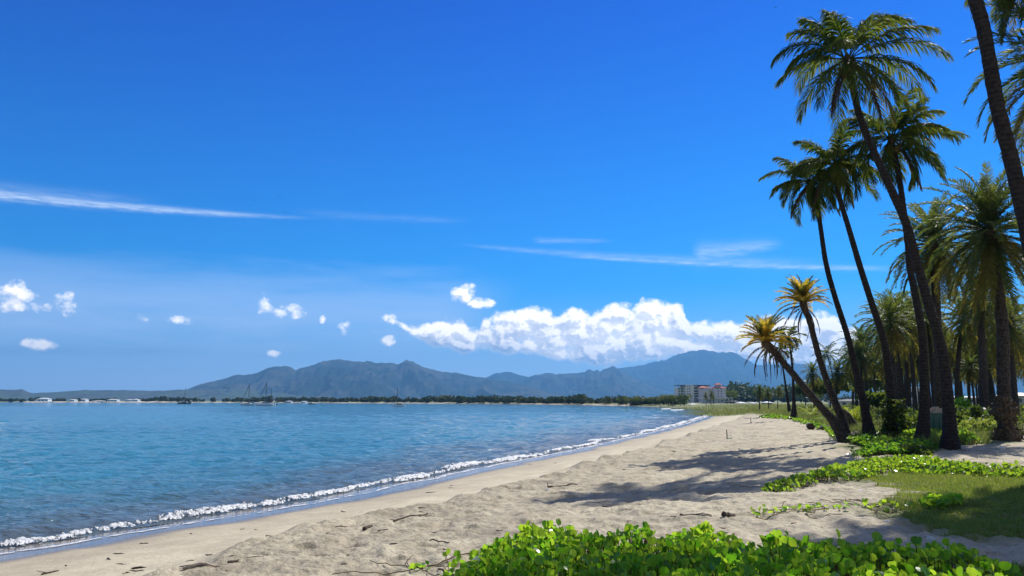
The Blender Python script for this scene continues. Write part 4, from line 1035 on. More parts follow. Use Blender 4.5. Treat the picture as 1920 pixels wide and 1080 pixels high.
# ------------------------------------------------------------------ hills
def hill(prof, Rd, front, back, seed, col1, col2, name='hills', amp=.55):
    us = np.array([ang(a, b) for a, b in prof]); az = np.linspace(us[0, 0], us[-1, 0], 520)
    el = np.interp(az, us[:, 0], us[:, 1]); jag = (fbm(az*3.0, az*0+seed, seed, 4)-.5)*.09 + (fbm(az*.9, az*0+seed, seed+1, 2)-.5)*.06
    H = np.maximum(Rd*np.tan(np.radians(np.maximum(el + jag*np.clip(el, 0, 1), .02))) + CZ, 6)
    t = np.concatenate([np.linspace(0, 1, 120), 1 + np.linspace(.03, 1, 30)])
    rr = np.where(t <= 1, Rd - front*(1 - t), Rd + back*(t - 1))
    A, T_ = np.meshgrid(np.radians(az), t, indexing='xy'); RR = np.meshgrid(az, rr, indexing='xy')[1]
    wob = np.sin(T_*3.1)*.0
    X = RR*np.sin(A); Y = RR*np.cos(A)
    sh = np.where(T_ <= 1, np.clip(T_, 0, 1)**1.35, np.clip(2 - T_, 0, 1)**1.2)
    sc = 1/ (Rd*.085)
    rn = 1 - np.abs(fbm(X*sc*1.7, Y*sc*.7, seed+9, 5, .52)*2 - 1)*2.1
    env = np.clip(T_, 0, 1)**.6*np.clip(1 - T_, 0, 1)**.55*2.0
    Z = H[None, :]*(sh + amp*(rn - .55)*env*.9) 
    Z = np.maximum(Z, .5)
    n0, n1 = X.shape; idx = np.arange(n0*n1).reshape(n0, n1)
    q = np.stack([idx[:-1, :-1], idx[:-1, 1:], idx[1:, 1:], idx[1:, :-1]], -1).reshape(-1, 4)
    m, t_ = newmat('hill_slopes'); p = t_.n('ShaderNodeBsdfPrincipled'); o_ = t_.n('ShaderNodeOutputMaterial'); t_.l(p.outputs[0], o_.inputs[0])
    pos = t_.n('ShaderNodeNewGeometry').outputs['Position']
    na = t_.noise(pos, .0022, 8, .65); nb_ = t_.noise(pos, .012, 6, .7)
    c = t_.mix(t_.ss(na, .42, .60), C4(col1), C4(col2)); c = t_.mix(t_.m('MULTIPLY', t_.ss(nb_, .45, .7), .6), c, (.035, .05, .025, 1))
    t_.l(c, p.inputs['Base Color']); p.inputs['Roughness'].default_value = 1; p.inputs['Specular IOR Level'].default_value = 0
    bp = t_.n('ShaderNodeBump'); bp.inputs['Strength'].default_value = 1; bp.inputs['Distance'].default_value = 26
    t_.l(t_.noise(pos, .006, 8, .7), bp.inputs['Height']); t_.l(bp.outputs[0], p.inputs['Normal'])
    return tag(mk(name, np.stack([X.ravel(), Y.ravel(), Z.ravel()], 1), [q], m, smooth=True), kind='structure')
GR, BR = (.022, .036, .03), (.08, .075, .06)
hill([(-500, 736), (-200, 730), (-60, 728), (0, 731), (20, 731), (42, 730), (52, 734), (62, 737), (80, 736), (110, 735), (140, 733), (160, 731), (210, 731), (280, 733), (340, 731), (420, 729), (520, 735), (620, 745), (700, 750)], 7000, 1100, 500, 3, (.08, .10, .045), BR)
hill([(180, 750), (260, 741), (330, 734), (355, 728), (370, 722), (395, 716), (420, 711), (440, 704), (465, 702), (480, 701), (498, 692), (512, 689), (530, 688), (545, 690), (555, 695), (566, 691), (580, 688), (600, 680), (618, 676), (635, 673), (650, 675), (665, 677), (690, 679), (705, 683), (720, 683), (735, 682), (745, 685), (755, 680), (763, 677), (775, 679), (783, 684), (800, 690), (830, 697), (855, 699), (880, 704), (905, 708), (925, 712), (960, 716), (985, 722), (1010, 728), (1040, 737), (1080, 745), (1110, 750)], 8600, 2600, 900, 11, GR, BR)
hill([(905, 735), (940, 722), (965, 714), (990, 708), (1002, 704), (1013, 702), (1024, 699), (1035, 699), (1043, 702), (1050, 701), (1062, 700), (1078, 700), (1097, 698), (1101, 694), (1106, 692), (1113, 696), (1120, 693), (1125, 697), (1132, 693), (1140, 691), (1145, 688), (1149, 686), (1153, 689), (1158, 693), (1170, 700), (1185, 708), (1210, 719), (1247, 733), (1290, 743), (1340, 750)], 10300, 2600, 900, 17, GR, BR)
hill([(880, 720), (905, 712), (915, 706), (922, 702), (933, 699), (945, 697), (956, 698), (968, 702), (984, 706), (1010, 716), (1040, 725)], 11500, 900, 700, 19, GR, GR)
hill([(1040, 730), (1100, 708), (1156, 692), (1180, 688), (1210, 684), (1247, 675), (1258, 670), (1269, 666), (1298, 660), (1312, 659), (1325, 659), (1338, 661), (1349, 664), (1358, 662), (1370, 662), (1380, 663), (1388, 667), (1402, 675), (1417, 684), (1432, 685), (1450, 683), (1475, 684), (1493, 682), (1520, 684), (1600, 690), (1700, 697), (1800, 702), (1950, 706), (2200, 716)], 13500, 3500, 1500, 23, GR, GR)

# ------------------------------------------------------------------ far shore woods, one belt per stretch
def belt(pts, dep, hmin, hmax, n, sz, seed, label, mat='farleaf', clumpk=.02):
    """a band of far trees behind the given shore line (pixels at water level); leaf faces gathered in crowns"""
    rg = np.random.default_rng(seed); P = smoothline([gnd(a, b, 0) for a, b in pts], 8); seg = np.hypot(*np.diff(P, axis=0).T); c = np.concatenate([[0], np.cumsum(seg)])
    nt = max(30, n//70); s = rg.uniform(0, c[-1], nt)
    x = np.interp(s, c, P[:, 0]); y = np.interp(s, c, P[:, 1]); r = np.hypot(x, y); back = rg.random(nt)*dep + 10
    x2 = x*(r+back)/r; y2 = y*(r+back)/r
    h = (hmin + (hmax-hmin)*rg.random(nt)**1.5) * (.6 + .8*fbm(s*clumpk, s*0, seed, 3))
    k = rg.integers(nt, size=n); d = rg.normal(0, 1, (n, 3)); d /= np.linalg.norm(d, axis=1, keepdims=True); d *= rg.random((n, 1))**.4
    cr = h*rg.uniform(.5, .9, nt)
    C = np.stack([x2[k] + d[:, 0]*cr[k], y2[k] + d[:, 1]*cr[k], .9 + h[k]*.55 + d[:, 2]*h[k]*.46], 1)
    a = rg.normal(0, 1, (n, 3)); a /= np.linalg.norm(a, axis=1, keepdims=True); b = np.cross(a, rg.normal(0, 1, (n, 3))); b /= np.linalg.norm(b, axis=1, keepdims=True); w = sz*rg.uniform(.6, 1.4, (n, 1))
    V = np.stack([C-a*w, C-b*w, C+a*w, C+b*w], 1).reshape(-1, 3); i = np.arange(n)*4
    return tag(mk('woodland', V, [np.stack([i, i+1, i+2, i+3], 1)], M[mat]), label, 'woodland', kind='stuff')
belt([(-300, 754), (0, 754.2), (200, 754.6), (350, 754.9), (470, 755.2)], 160, 3, 6.5, 12000, 1.6, 1, 'thin dark line of trees on the low spit at the far left')
belt([(460, 755.2), (600, 755.6), (700, 756.1), (800, 756.6), (880, 757.1)], 80, 2.8, 7, 12000, 1.1, 2, 'dark belt of trees along the far shore below the main hill')
belt([(860, 757), (950, 757.8), (1040, 758.8), (1100, 759.8)], 40, 2.8, 6.2, 10000, .8, 3, 'line of mangrove like trees on the far shore left of the low dark buildings')
belt([(1060, 759.2), (1130, 760.4), (1200, 762), (1250, 763.6), (1290, 764.5)], 40, 2.4, 4.6, 8000, .5, 4, 'low trees and scrub along the beach in front of the hotel')
belt([(1372, 757), (1400, 757.5), (1460, 758), (1530, 758)], 60, 8, 17, 8000, 1.2, 5, 'dark wood right of the hotel')
rg = np.random.default_rng(8)
# background trees behind the grove
belt([(1530, 757), (1700, 757), (1960, 757)], 60, 4, 9, 7000, 1.0, 6, 'hazy line of trees beyond the sunlit lawn behind the grove')

# coconut palms standing in front of the hotel and along that shore
grp = 'coconut palms crowding the shore in front of the hotel'
fc = baked_palm(110, 9, 3.0, 'coco', lean=.6); first = True
fp = [(rg.uniform(1238, 1300), rg.uniform(741, 750)) for _ in range(19)] + [(rg.uniform(1152, 1240), rg.uniform(746, 752)) for _ in range(15)] + [(rg.uniform(1360, 1392), rg.uniform(734, 744)) for _ in range(7)]
for i, (px, py) in enumerate(fp):
    Y = rg.uniform(330, 400) if px < 1300 else rg.uniform(430, 470)
    o = fc if i == 0 else copy_tree(fc); g = at(px, 755, Y); gz = ground_z(g.x, Y); H = at(px, py, Y).z - gz
    s = max(.35, H/9); o.location = (g.x, Y, gz); o.scale = (s, s, s) if s > 0.6 else (.6, .6, s); o.rotation_euler[2] = rg.uniform(0, 6.28)
    tag(o, 'one of the small dark coconut palms crowded together along the shore beside the hotel', 'palm tree', grp)
for i, (px, py, lab) in enumerate([(1324, 741, 'left one of the pair of tufted palms in front of the white hotel'), (1338, 744, 'right hand palm of the tufted pair in front of the white hotel'), (1333, 739, 'tallest palm of those in front of the white hotel')]):
    o = copy_tree(kinds[i % 3]); Y = 300 + i*6; g = at(px, 757, Y); gz = ground_z(g.x, Y); H = at(px, py, Y).z - gz
    s = H/kinds[i % 3]['h']; o.location = (g.x, Y, gz); o.scale = (s*.9, s*.9, s); tag(o, lab, 'palm tree', 'palms in front of the hotel')

# ------------------------------------------------------------------ buildings
def fbox(mb, x0, x1, ytop, ybot, Y, dep):
    a = at(x0, ybot, Y); b = at(x1, ytop, Y); zt = b.z; zb = a.z
    mb.box(((a.x+b.x)/2, Y + dep/2, (zt+zb)/2), (abs(b.x-a.x), dep, zt-zb)); return mb
def hip(x0, x1, yb, yt, Y, dep, over=.8):
    a = at(x0, yb, Y); b = at(x1, yb, Y); zt = at(x0, yt, Y).z; w = b.x-a.x+2*over; cx = (a.x+b.x)/2
    ins = min(w, dep+2*over)/2*.92
    v = [(cx-w/2, Y-over, a.z), (cx+w/2, Y-over, a.z), (cx+w/2, Y+dep+over, a.z), (cx-w/2, Y+dep+over, a.z), (cx-w/2+ins, Y+dep/2, zt), (cx+w/2-ins, Y+dep/2, zt)]
    mb = MB(); mb.add(v, [(0, 1, 5, 4), (2, 3, 4, 5), (3, 2, 1, 0)], [(1, 2, 5), (3, 0, 4)]); return mb
YH = 600; hl = at(1315, 757, YH); hl = (hl.x, YH, 1.2)
hotel = empty('hotel', hl, 'white six storey hotel with red hipped roofs beyond the end of the beach', 'hotel')
def HX(cx): return 1260 + cx/13.5
def HY(cy): return 700 + cy/13.5
def part(name, mb, mt, par=hotel, loc=hl): return mb.build(name, M[mt], par, loc=loc if par is hotel else None)
part('left_wing', fbox(fbox(MB(), HX(330), HX(550), HY(290), 757, YH, 16), HX(160), HX(330), HY(362), 757, YH+1.5, 14), 'wall_pale')
part('roof_terrace', fbox(fbox(fbox(MB(), HX(150), HX(335), HY(296), HY(306), YH-.5, 17), HX(540), HX(980), HY(296), HY(306), YH+3, 14), HX(152), HX(160), HY(306), HY(362), YH, .5), 'dark_roof')
part('middle_wing', fbox(MB(), HX(550), HX(700), HY(372), 757, YH+2, 12), 'wall_pale')
part('top_storey', fbox(MB(), HX(560), HX(960), HY(310), HY(372), YH+6, 8), 'wall_pale')
part('blank_wing', fbox(MB(), HX(690), HX(930), HY(372), 757, YH-2, 12), 'wall_lilac')
part('link_block', fbox(MB(), HX(930), HX(1070), HY(380), 757, YH+3, 10), 'wall_pale')
part('right_wing', fbox(MB(), HX(1070), HX(1365), HY(368), 757, YH-1, 14), 'wall_lilac')
part('tower', fbox(MB(), HX(1122), HX(1245), HY(285), HY(368), YH+1, 5), 'wall_lilac')
part('roof', hip(HX(700), HX(915), HY(368), HY(312), YH-2, 10), 'red_roof'); part('roof', hip(HX(1070), HX(1365), HY(368), HY(308), YH-1, 13), 'red_roof'); part('roof', hip(HX(1118), HX(1240), HY(285), HY(240), YH+1, 5), 'red_roof')
def win(cx, cy, w, h, Y, mt='glass'): part('window', fbox(MB(), HX(cx-w/2), HX(cx+w/2), HY(cy-h/2), HY(cy+h/2), Y-.08, .4), mt)
for cy in (322, 390, 455, 520, 590):
    for cx in (395, 445): win(cx, cy + (12 if cx == 395 else 0), 24, 26, YH)
for cy in (320, 390, 455, 520): win(328, cy, 20, 30, YH)
for cy in (395, 455, 520, 590): win(180, cy, 36, 44, YH+1.5, 'green_glass'); win(255, cy, 66, 44, YH+1.5, 'green_glass')
for cy in (390, 452, 515, 580): win(1168, cy, 28, 28, YH-1); win(1252, cy+4, 26, 24, YH-1)
for cx in (955, 1000, 1040): win(cx, 448, 30, 34, YH+3)
for cx in (720, 770): win(cx, 388, 40, 24, YH-2, 'green_glass')
win(1190, 302, 22, 24, YH+1)
for cy in (392, 462, 528, 592, 655, 710):
    b = part('balcony', fbox(MB(), HX(535), HX(680), HY(cy+8), HY(cy+24), YH+.4, 1.6), 'white_paint'); part('balcony_recess', fbox(MB(), HX(545), HX(672), HY(cy-26), HY(cy+8), YH+1.88, .3), 'glass')
# low white building in front
YL = 460; ll_ = at(1345, 757, YL); ll_ = (ll_.x, YL, 1.2)
low = empty('low_building', ll_, 'long white two storey building with a pale flat roof in front of the hotel', 'building')
def lp(name, mb, mt): return mb.build(name, M[mt], low, loc=ll_)
lp('wall', fbox(MB(), HX(860), HX(1340), HY(640), 760, YL, 10), 'wall_pale'); lp('wall', fbox(MB(), HX(1340), HX(1530), HY(660), 760, YL+3, 8), 'wall_lilac')
lp('roof', fbox(MB(), HX(790), HX(1545), HY(608), HY(634), YL-2, 15), 'white_roof'); lp('terrace_slab', fbox(MB(), HX(1330), HX(1555), HY(712), HY(724), YL-.5, 9), 'white_paint')
for cx in (1345, 1440, 1535): lp('column', fbox(MB(), HX(cx-4), HX(cx+4), HY(636), 760, YL-.3, .5), 'white_paint')
for cx, cy, w, h in [(905, 690, 30, 50), (960, 690, 30, 50), (1050, 690, 30, 50), (1185, 715, 22, 30), (1270, 695, 40, 30), (1385, 680, 60, 26), (1480, 680, 60, 26), (960, 750, 60, 30), (1060, 752, 60, 30), (1190, 775, 30, 20), (1430, 755, 120, 40)]:
    lp('window', fbox(MB(), HX(cx-w/2), HX(cx+w/2), HY(cy-h/2), HY(cy+h/2), YL-.1 if cx < 1340 else YL+2.9, .4), 'glass')
def house(label, x0, x1, yt, Y, wall, roof, dep=8, name='house', rise=.5, yb=757, nwin=3, cat='building', over=.5):
    c = at((x0+x1)/2, 757, Y); loc = (c.x, Y, 1.2); r_ = empty(name, loc, label, cat)
    fbox(MB(), x0, x1, yt, yb, Y, dep).build('wall', M[wall], r_, loc=loc)
    hip(x0, x1, yt, yt - (rise*(yb-yt)), Y, dep, over).build('roof', M[roof], r_, loc=loc)
    for i in range(nwin):
        f = (i+.5)/nwin; xa = x0 + (x1-x0)*f; w = (x1-x0)/nwin*.4
        fbox(MB(), xa-w/2, xa+w/2, yt+(yb-yt)*.25, yt+(yb-yt)*.6, Y-.1, .4).build('window', M['glass'], r_, loc=loc)
    return r_
house('dark blue roofed pavilion at the right end of the long white building', 1376, 1386, 753, 440, 'hull_dark', 'dark_roof', 6)
house('low house with a bright white roof right of the hotel', 1386, 1400, 756, 430, 'wall_cream', 'white_roof', 8, rise=.9, yb=759)
house('small white roofed shed left of the three small bank palms', 1410, 1420, 756.2, 400, 'wall_cream', 'white_roof', 6, rise=.7, yb=759)
house('small pale house between the small palms on the bank', 1436, 1448, 755, 330, 'wall_cream', 'white_roof', 6, rise=.5, yb=760)
house('low dark beach house with a pale right end among the shore palms', 1186, 1226, 748, 420, 'dark_wood', 'dark_roof', 10, rise=.25, yb=760, nwin=6)
house('pale narrow house end beside the dark beach house', 1224, 1233, 749, 412, 'wall_lilac', 'white_roof', 6, rise=.1, yb=760, nwin=2)
um = at(1301, 760, 330); loc = (um.x, 330, 1.2); umr = empty('beach_pavilion', loc, 'open pavilion with a wide white canopy under the palms by the hotel', 'pavilion')
hip(1293, 1309, 758.2, 756.4, 330, 4, .2).build('canopy', M['white_roof'], umr, loc=loc)
for k in (1295, 1307): q = at(k, 760, 330.3); MB().tube([(q.x, 330.3, .9), (q.x, 330.3, at(k, 758.2, 330).z)], .08, 6).build('post', M['dark_wood'], umr, loc=loc)
# pale buildings glimpsed between the grove trunks
house('grey white apartment block glimpsed between the trunks right of the vine covered palm', 1676, 1735, 727, 300, 'wall_pale', 'white_roof', 14, 'apartment_block', .05, 758, 8)
house('long low pale building glimpsed between the trunks left of the speckled palm', 1775, 1850, 745, 260, 'wall_pale', 'white_roof', 9, 'house', .15, 760, 7)
house('low pale house glimpsed right of the gnarled palm', 1893, 1960, 742, 230, 'wall_cream', 'tin', 9, 'house', .3, 762, 5)
house('low grey shed glimpsed behind the leftmost tall coconut trunks', 1575, 1640, 752, 210, 'wall_pale', 'dark_roof', 8, 'shed', .35, 763, 4)
# far shore buildings, small and white
labs = [('biggest white shed with a curved roof on the far left spit', 70, 90, 746.5, 752.5, 'hull_white'), ('small white house left of the curved roof shed on the spit', 64, 69, 749, 752, 'hull_white'), ('white house on the spit, next right of the biggest shed', 130, 139, 748, 752, 'hull_white'),
        ('grey white low house in the middle of the spit', 152, 160, 747.5, 752, 'wall_pale'), ('long low grey shed right of the middle of the spit', 172, 192, 750, 752.5, 'wall_cream'), ('brightest long white shed on the spit', 201, 219, 748, 752.5, 'hull_white'),
        ('pale blue grey long house on the spit', 235, 246, 748.5, 752.5, 'wall_pale'), ('tall white narrow house right of the pale blue grey one', 248, 258, 748, 752.8, 'hull_white'), ('small cream hut at the right end of the spit sand', 286, 294, 751, 753, 'wall_cream'),
        ('small white house behind the dark hulled boat', 355, 368, 750, 753, 'hull_white'), ('white house on the far shore above the blue boat', 564, 572, 751.5, 754.5, 'hull_white'), ('low grey house on the far shore between the boats', 535, 545, 751, 754, 'wall_pale'), ('small white cube house on the far shore left of the tan covered boat', 696, 702, 751, 754.5, 'wall_cream')]
for lab, x0, x1, yt, yb, wl in labs:
    Y = 1150 if x0 < 470 else 880
    house(lab, x0, x1, yt+1.4, Y, wl, 'white_roof', 10, 'house', .35, yb+1, 3, over=.6)
for k, (x0, x1, yb, Y) in enumerate([(44, 95, 752.6, 1130), (98, 126, 752.4, 1130), (132, 190, 753.2, 1120), (200, 330, 753.6, 1110)]):
    a = at(x0, yb, Y); b = at(x1, yb, Y); n = 24; V = []
    for j in range(n+1):
        f = j/n; x = a.x+(b.x-a.x)*f; w = 6*math.sin(math.pi*max(.05, min(.95, f)))+1; V += [(x, Y-w, .55), (x, Y, 1.5+.3*math.sin(j*1.7)), (x, Y+w, .8)]
    q = []
    for j in range(n): c = j*3; q += [(c, c+3, c+4, c+1), (c+1, c+4, c+5, c+2)]
    tag(MB().add(V, q).build('sand_spit', simple('spit_sand', (.62, .55, .44), .95, (.5, .45, .36), .05)), kind='structure')

# ------------------------------------------------------------------ haze
Hz = 905
hb = MB().box((0, 0, Hz/2 - 3), (30400, 30400, Hz)).build('haze', None)
m = bpy.data.materials.new('haze_air'); m.use_nodes = True; t = NT(m.node_tree); pv = t.n('ShaderNodeVolumePrincipled'); o_ = t.n('ShaderNodeOutputMaterial'); t.l(pv.outputs[0], o_.inputs['Volume'])
pv.inputs['Color'].default_value = HAZE_COL; pv.inputs['Density'].default_value = HAZE_D; pv.inputs['Anisotropy'].default_value = 0.2
hb.data.materials.append(m); tag(hb, 'pale blue air thickening over distance', 'haze', kind='stuff')

# ------------------------------------------------------------------ boats
def hull_mb(L, Wd, H, x0, y0, rise=.15, n=14):
    """lofted hull lying along x: pointed bow at +x, transom at -x"""
    V = []
    for i in range(n+1):
        f = i/n; x = -L/2 + L*f; hw = Wd/2*(min(1, .72 + f*.9))*(1 - max(0, (f-.55)/.45)**2.2)
        hw = max(hw, .015); sheer = H*(1 + rise*(2*f-1)**2*(1.6 if f > .5 else .6)); xr = x + (.35*H if i == n else 0)
        V += [(xr, -hw, sheer), (x, -hw*.82, H*.25), (x, 0, -.25), (x, hw*.82, H*.25), (xr, hw, sheer)]
    q = []
    for i in range(n):
        a = i*5
        for j in range(4): q.append((a+j, a+5+j, a+6+j, a+1+j))
        q.append((a+4, a+9, a+5, a))
    q.append((0, 1, 2, 2)); q = [x for x in q if len(set(x)) == 4]
    t = [(0, 1, 2), (0, 2, 4), (2, 3, 4)]
    V = [(x0+a, y0+b, c) for a, b, c in V]
    return MB().add(V, q, t)
def boat(name, label, px0, px1, wy, mastx, masty, hullm, cabm, cat_hulls=False, stays=True, cover=None, boom=True, flip=1, group='boats moored in the bay', red=False, boomdir=-1):
    x, Y = gnd((px0+px1)/2, wy, 0); L = (px1-px0)/F*Y; s = L/10
    loc = (x, Y, 0.0); r_ = empty(name, loc, label, 'boat', group)
    def b(mb, nm, m_): 
        mb.V = [v*np.array([flip, 1, 1]) + np.array([x, Y, 0]) for v in mb.V]
        if flip < 0: mb.Q = [q[:, ::-1] for q in mb.Q]; mb.T = [t[:, ::-1] for t in mb.T]
        return mb.build(nm, M[m_], r_, loc=loc)
    mx = (at(mastx, wy, Y).x - x)*flip; mz = at(mastx, masty, Y).z
    if cat_hulls:
        b(hull_mb(L, 1.1*s, 1.15*s, 0, -2.1*s), 'hull', hullm); b(hull_mb(L, 1.1*s, 1.15*s, 0, 2.1*s), 'hull', hullm)
        b(MB().box((-.4*s, 0, 1.05*s), (6.6*s, 4.2*s, .35*s)), 'bridge_deck', hullm)
        b(MB().box((-.6*s, 0, 1.65*s), (4.4*s, 3.4*s, .85*s), top=.82), 'cabin', cabm); b(MB().box((-.55*s, 0, 1.72*s), (4.0*s, 3.5*s, .32*s), top=.95), 'window_band', 'glass')
        b(MB().box((-2.6*s, 0, 2.25*s), (2.6*s, 3.2*s, .12*s)), 'canopy', cover or cabm); dk = 2.1*s
        if red: b(MB().box((-3.4*s, -1.4*s, 2.0*s), (1.5*s, .25*s, .6*s)), 'red_cover', 'red_canvas')
    else:
        b(hull_mb(L, 3.0*s, 1.1*s, 0, 0), 'hull', hullm); b(MB().box((0, 0, 1.32*s), (4.2*s, 1.9*s, .6*s), top=.78), 'cabin', cabm)
        b(MB().box((.1*s, 0, 1.36*s), (3.6*s, 1.96*s, .2*s), top=.93), 'window_band', 'glass'); dk = 1.5*s
        if cover: b(MB().box((-2.3*s, 0, 2.2*s), (2.8*s, 2.2*s, .14*s)), 'canopy', cover); 
    b(MB().tube([(mx, 0, .9*s), (mx, 0, mz*.6), (mx, 0, mz)], [.2, .17, .13], 6), 'mast', 'mast')
    if boom:
        b(MB().tube([(mx, 0, dk+.35*s), (mx+boomdir*3.6*s, 0, dk+.5*s)], [.12*s+.05, .10*s+.04], 6), 'boom', cover or 'mast')
        b(MB().tube([(mx-.9*s, 0, mz*.62), (mx, 0, mz*.62), (mx+.9*s, 0, mz*.62)], .03, 4), 'spreader', 'mast')
    if stays:
        b(MB().tube([(mx, 0, mz*.98), (L*.47, 0, 1.3*s)], .05, 4), 'forestay', 'mast'); b(MB().tube([(mx, 0, mz*.98), (-L*.42, 0, 1.2*s)], .03, 4), 'backstay', 'mast')
        b(MB().tube([(mx+.25*s, 0, mz*.90), (mx+(L*.47-mx)*.92, 0, 2.2*s)], [.08, .16], 5), 'furled_sail', 'mast')
    return r_
boat('sailing_boat', 'dark hulled sailing boat with a bare mast, leftmost boat in the bay', 334, 358, 757.2, 346, 726, 'hull_dark', 'white_paint', boom=True, stays=False, cover='white_paint')
boat('sailing_boat', 'white sailing boat with a furled headsail, left one of the two lying close together', 451, 478.5, 760.2, 466, 719, 'hull_white', 'hull_white', flip=-1, boomdir=-1)
boat('sailing_catamaran', 'white catamaran with a red cover, right one of the two lying close together', 481, 514, 760.8, 498, 716, 'hull_white', 'hull_white', cat_hulls=True, flip=-1, red=True, cover='hull_dark')
boat('sailing_boat', 'boat whose thin bare mast stands just right of the white catamaran', 506, 519.5, 759.6, 508, 728, 'hull_dark', 'hull_dark', stays=False, boom=False)
boat('sailing_boat', 'small blue sailing boat off the far shore', 578, 590, 758.2, 583.5, 742, 'hull_blue', 'hull_blue', stays=False)
boat('sailing_catamaran', 'pale catamaran with a tan canopy, rightmost boat in the bay', 735, 759, 762.2, 744.5, 727, 'hull_white', 'tan_canvas', cat_hulls=True, flip=-1, stays=False, cover='tan_canvas')

# ------------------------------------------------------------------ beach things
def onground(px, py, dz=0): 
    x, y = gnd(px, py, 1.1)
    for _ in range(4): z = ground_z(x, y); x, y = gnd(px, py, z)
    return np.array([x, y, z + dz])
def stick(label, a, b, r, mat, name='driftwood_stick', k=7, sag=.0, cat='driftwood', tw=None, group=None):
    A, B = onground(*a), onground(*b); n = 9; pts = []
    for i in range(n):
        f = i/(n-1); p = A*(1-f) + B*f; p = p + np.array([0, math.sin(f*5 + A[0])*.03*np.linalg.norm(B-A)*.4, 0]); p[2] = max(ground_z(p[0], p[1]) + r*.55, ground_z(p[0], p[1]-.06) + r*.4, A[2]*(1-f) + B[2]*f - .01) + r*.3; pts.append(p)
    mb = MB().tube(pts, np.linspace(r, r*.6, n)*(1 + RNG.normal(0, .1, n)), k, jit=.08)
    if tw:
        for f, dx, dz in tw: p = A*(1-f)+B*f; mb.tube([p + np.array([0, 0, r*.5]), p + np.array([dx, .02, dz*.7]), p + np.array([dx*1.6, .05, dz])], [r*.6, r*.4, r*.15], 5)
    V = np.concatenate(mb.V); o = mb.build(name, M[mat], loc=tuple(A)); return tag(o, label, cat, group)
stick('pale driftwood log lying on the smooth sand at the bottom left of centre', (342, 1069), (412, 1061), .022, 'driftwood', 'driftwood_log')
stick('short dark stick just right of the pale driftwood log', (428, 1056), (447, 1052), .018, 'dark_wood')
stick('dark twig pair in the bottom left corner of the sand', (78, 1077), (110, 1070), .014, 'dark_wood', tw=[(.3, -.12, .03)])
stick('long thin stick with a stubby dark end pointing towards the palms', (1027, 914), (1082, 908), .022, 'dark_wood', tw=[(.02, -.02, .13)])
stick('tangled brown twig lying on the ridge of rough sand', (738, 978), (802, 968), .016, 'dark_wood', tw=[(.3, .10, .05), (.6, .1, .05), (.1, -.1, .03), (.8, .12, .03)])
stick('short dark driftwood piece on the ridge left of the tangled twig', (683, 995), (697, 989), .030, 'dark_wood')
stick('thin dark root on the sand just behind the foreground vine', (1275, 965), (1335, 970), .012, 'dark_wood', tw=[(.5, .1, .06)])
stick('broken dark coconut husk lying behind the foreground vine', (1357, 971), (1376, 967), .045, 'dark_wood', 'coconut_husk', cat='husk')
stick('thin twig at the left edge of the foreground vine', (806, 1014), (842, 1016), .010, 'dark_wood')
stick('bare brown twig by the crumpled plastic bag', (822, 1070), (846, 1078), .010, 'dark_wood', tw=[(.5, -.05, .05)])
stick('small driftwood piece on the open sand below the vine runner', (1466, 921), (1482, 919), .016, 'dark_wood')
rg = np.random.default_rng(44)
gl = 'scattered dark scraps of driftwood and seaweed on the sand'
made = 0
while made < 70:
    px, py = rg.uniform(60, 1500), 800 + 270*rg.random()**.8
    x, y = gnd(px, py, .8); s = float(signed(np.array([x]), np.array([y]))[0])
    if s < 1.0 or inpoly(np.array([x]), np.array([y]), FG)[0] or inpoly(np.array([x]), np.array([y]), SB)[0]: continue
    w = rg.uniform(.04, .24)*(1 + y/50); a = rg.uniform(-.9, .9); z = ground_z(x, y); th = .35*rg.uniform(.012, .03)
    mb = MB().tube([(x+(f-.5)*w*math.cos(a) + rg.normal(0, .01), y+(f-.5)*w*math.sin(a) + rg.normal(0, .02), z+.004+rg.uniform(0, .008)) for f in (0, .2, .45, .7, 1)], [th*.4, th*1.2, th*rg.uniform(.7, 1.6), th, th*.3], 5, jit=.35)
    o = mb.build('driftwood_scrap', M['dark_wood'], loc=(x, y, z)); tag(o, 'one of the small dark scraps of driftwood scattered over the sand', 'driftwood', gl); made += 1

def post(label, px, pyb, pyt, r, group=None):
    p = onground(px, pyb); h = (pyb-pyt)/F*p[1]; return p, h
p, h = post('', 1363, 823, 806, .02)
o = MB().tube([(p[0], p[1], p[2]-.1), (p[0]+.01, p[1], p[2]+h*.5), (p[0], p[1], p[2]+h)], [.028, .026, .022], 7).build('wooden_stake', M['dark_wood'], loc=tuple(p)); tag(o, 'short dark stake standing upright in the open sand', 'stake')
c = p + np.array([.12, -.05, 0]); mb = MB()
for i in range(9):
    a = i*.7; mb.tube([(c[0]+math.cos(a)*.05, c[1]+math.sin(a)*.05, c[2]+.01), (c[0]+math.cos(a)*.14, c[1]+math.sin(a)*.12, c[2]+.05+.02*math.sin(i*3))], [.025, .012], 4)
tag(mb.build('tangled_net', simple('green_net', (.05, .35, .25), .8, (.03, .22, .16), 20), loc=tuple(c)), 'small tangle of green net at the foot of the dark stake', 'net')
p, h = post('', 1408, 793, 783, .02)
o = MB().tube([(p[0], p[1], p[2]-.1), (p[0], p[1], p[2]+h)], [.03, .025], 7).build('wooden_stake', M['dark_wood'], loc=tuple(p)); tag(o, 'farther small stake on the sand near the beach curve', 'stake')

